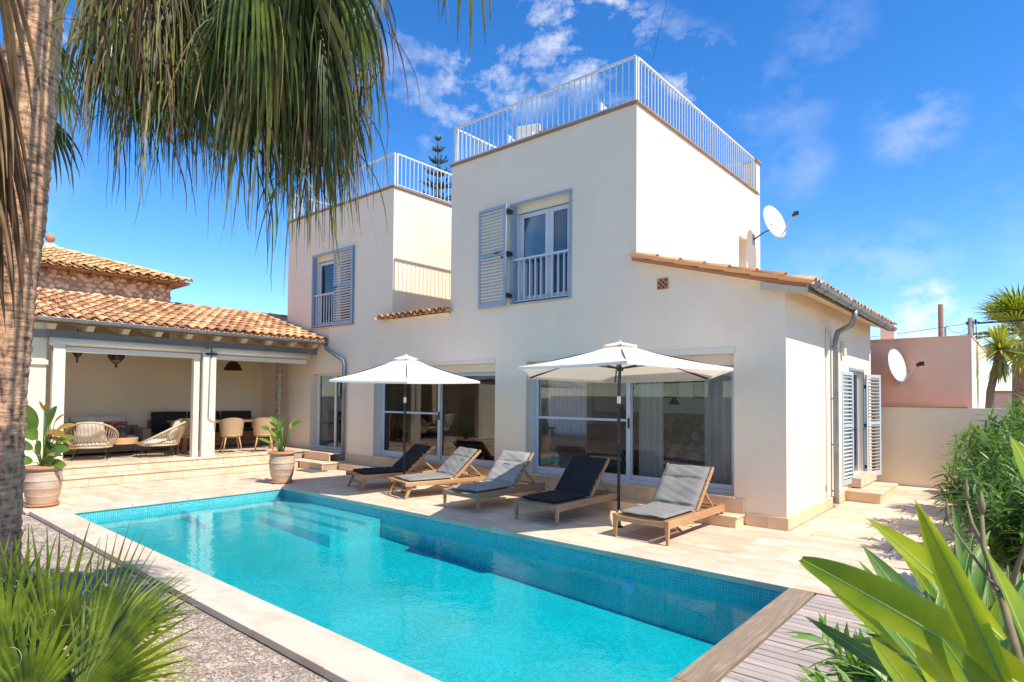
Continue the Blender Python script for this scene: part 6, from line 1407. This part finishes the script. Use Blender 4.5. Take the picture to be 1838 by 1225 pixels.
# --- yucca and palm beyond the wall
yb = on_y(1778, 715, 8); yu = thing('yucca', 'yucca with yellow green spiky head and dry skirt beyond the garden wall', 'yucca', (yb.x, 8, -.05))
yt = on_y(1795, 628, 8)-Vector((yb.x, 8, -.05))
MB().tube([(-.0, 0, 0), (-.02, 0, 1.5), (.0, 0, 2.0), tuple(yt)], [.11, .09, .075, .07], 10).build('trunk', M_['stem'], yu, smooth=True)
for i in range(150):
    a = random.uniform(0, 2*PI); e_ = R(-15+100*((i*.618) % 1)); L_ = .72*random.uniform(.85, 1.05); d = Vector((math.cos(a)*math.cos(e_), math.sin(a)*math.cos(e_), math.sin(e_)))
    blade(yu, yt+d*.04, yt+d*L_, .055, M_['leaf_yucca'], 'leaf', droop=.10, n_=4, shape=lambda t: (1-t)**.6)
for i in range(110):
    a = i*2.399; L_ = random.uniform(.55, .85); sp_ = random.uniform(.15, .42); d = Vector((math.cos(a)*sp_, math.sin(a)*sp_, -1)).normalized()
    blade(yu, yt+Vector((0, 0, -.02)), yt+d*L_, .045, M_['leaf_straw'], 'dry_leaf', droop=.0, n_=3, shape=lambda t: (1-t)**.5)
pb0 = on_y(1834, 715, 15); p4 = thing('fan_palm', 'fan palm with stout brown trunk at the right edge behind the yucca', 'palm tree', (pb0.x+.1, 15, -.05))
MB().tube([(0, 0, 0), (0, 0, 2.6), (0, 0, 3.6)], [.36, .32, .30], 18).build('trunk', M_['bark'], p4)
for i in range(40):
    a = random.uniform(0, 2*PI); e_ = R(-50+125*((i*.618) % 1)); d = Vector((math.cos(a)*math.cos(e_), math.sin(a)*math.cos(e_), math.sin(e_))); hub = Vector((0, 0, 3.7))+d*.7
    fan_leaf(p4, hub, d, Vector((0, 0, 1)) if abs(d.z) < .8 else Vector((d.x+.1, d.y, .3)), 1.05, 18, R(150), .4, .9, M_[['leaf_palm', 'leaf_yucca', 'leaf_palm_lt'][i % 3]], seed=400+i, stalk=(0, 0, 3.5))
# --- tall conifer behind the roof terrace
cb_ = on_y(785, 400, 14); pine = thing('norfolk_pine', 'tall conifer with tiered branches rising behind the roof terraces', 'pine tree', (cb_.x, 14, -.05)); topz = on_y(783, 248, 14).z
MB().tube([(0, 0, 0), (0, 0, topz)], [.35, .03], 8).build('trunk', M_['stem'], pine)
rp = random.Random(4)
for j in range(13):
    z_ = topz-.15-.62*j*(1+.02*j); rr = .12+.20*j if j < 5 else .95+.14*(j-4)
    rr = min(rr, 2.2); b_ = MB()
    for i in range(9):
        a = i*2*PI/9+j*.5; L_ = rr*rp.uniform(.85, 1.1); d = Vector((math.cos(a), math.sin(a), .16))
        for k in range(int(10+L_*22)):
            t = rp.uniform(.12, 1); p = Vector((0, 0, z_))+d*(L_*t)+Vector((0, 0, .12*t*t)); side = Vector((-math.sin(a), math.cos(a), 0))*rp.choice((-1, 1)); tip = p+side*(.26*(1.15-t)*min(1, rr))+d*.14+Vector((0, 0, rp.uniform(.05, .22)))
            w_ = Vector((0, 0, .035)); b_.add([p-w_, p+w_, tip], [(0, 1, 2)]); w2_ = d*.035; b_.add([p-w2_, p+w2_, tip], [(0, 1, 2)])
    b_.build('branch_tier', M_['leaf_pine'], pine)
fl_ = thing('roof_terrace_flowers', 'pink flowering shrub peeping through the left roof terrace railing', 'flowers', (-11.0, 3.5, 6.305))
for cx_ in (-.9, .3, 1.2):
    b_ = MB()
    for i in range(220):
        q = Vector((cx_+rp.gauss(0, .28), rp.gauss(0, .2), .35+rp.gauss(0, .16))); d = Vector((rp.uniform(-1, 1), rp.uniform(-1, 1), rp.uniform(-.3, 1))).normalized()*.06; s_ = d.orthogonal().normalized()*.02; b_.add([q, q+d*.5+s_, q+d, q+d*.5-s_], [(0, 1, 2, 3)])
    b_.build('foliage', M_['leaf_ole'] if cx_ != .3 else pm('pink_petals', (.65, .12, .30), rough=.6), fl_)
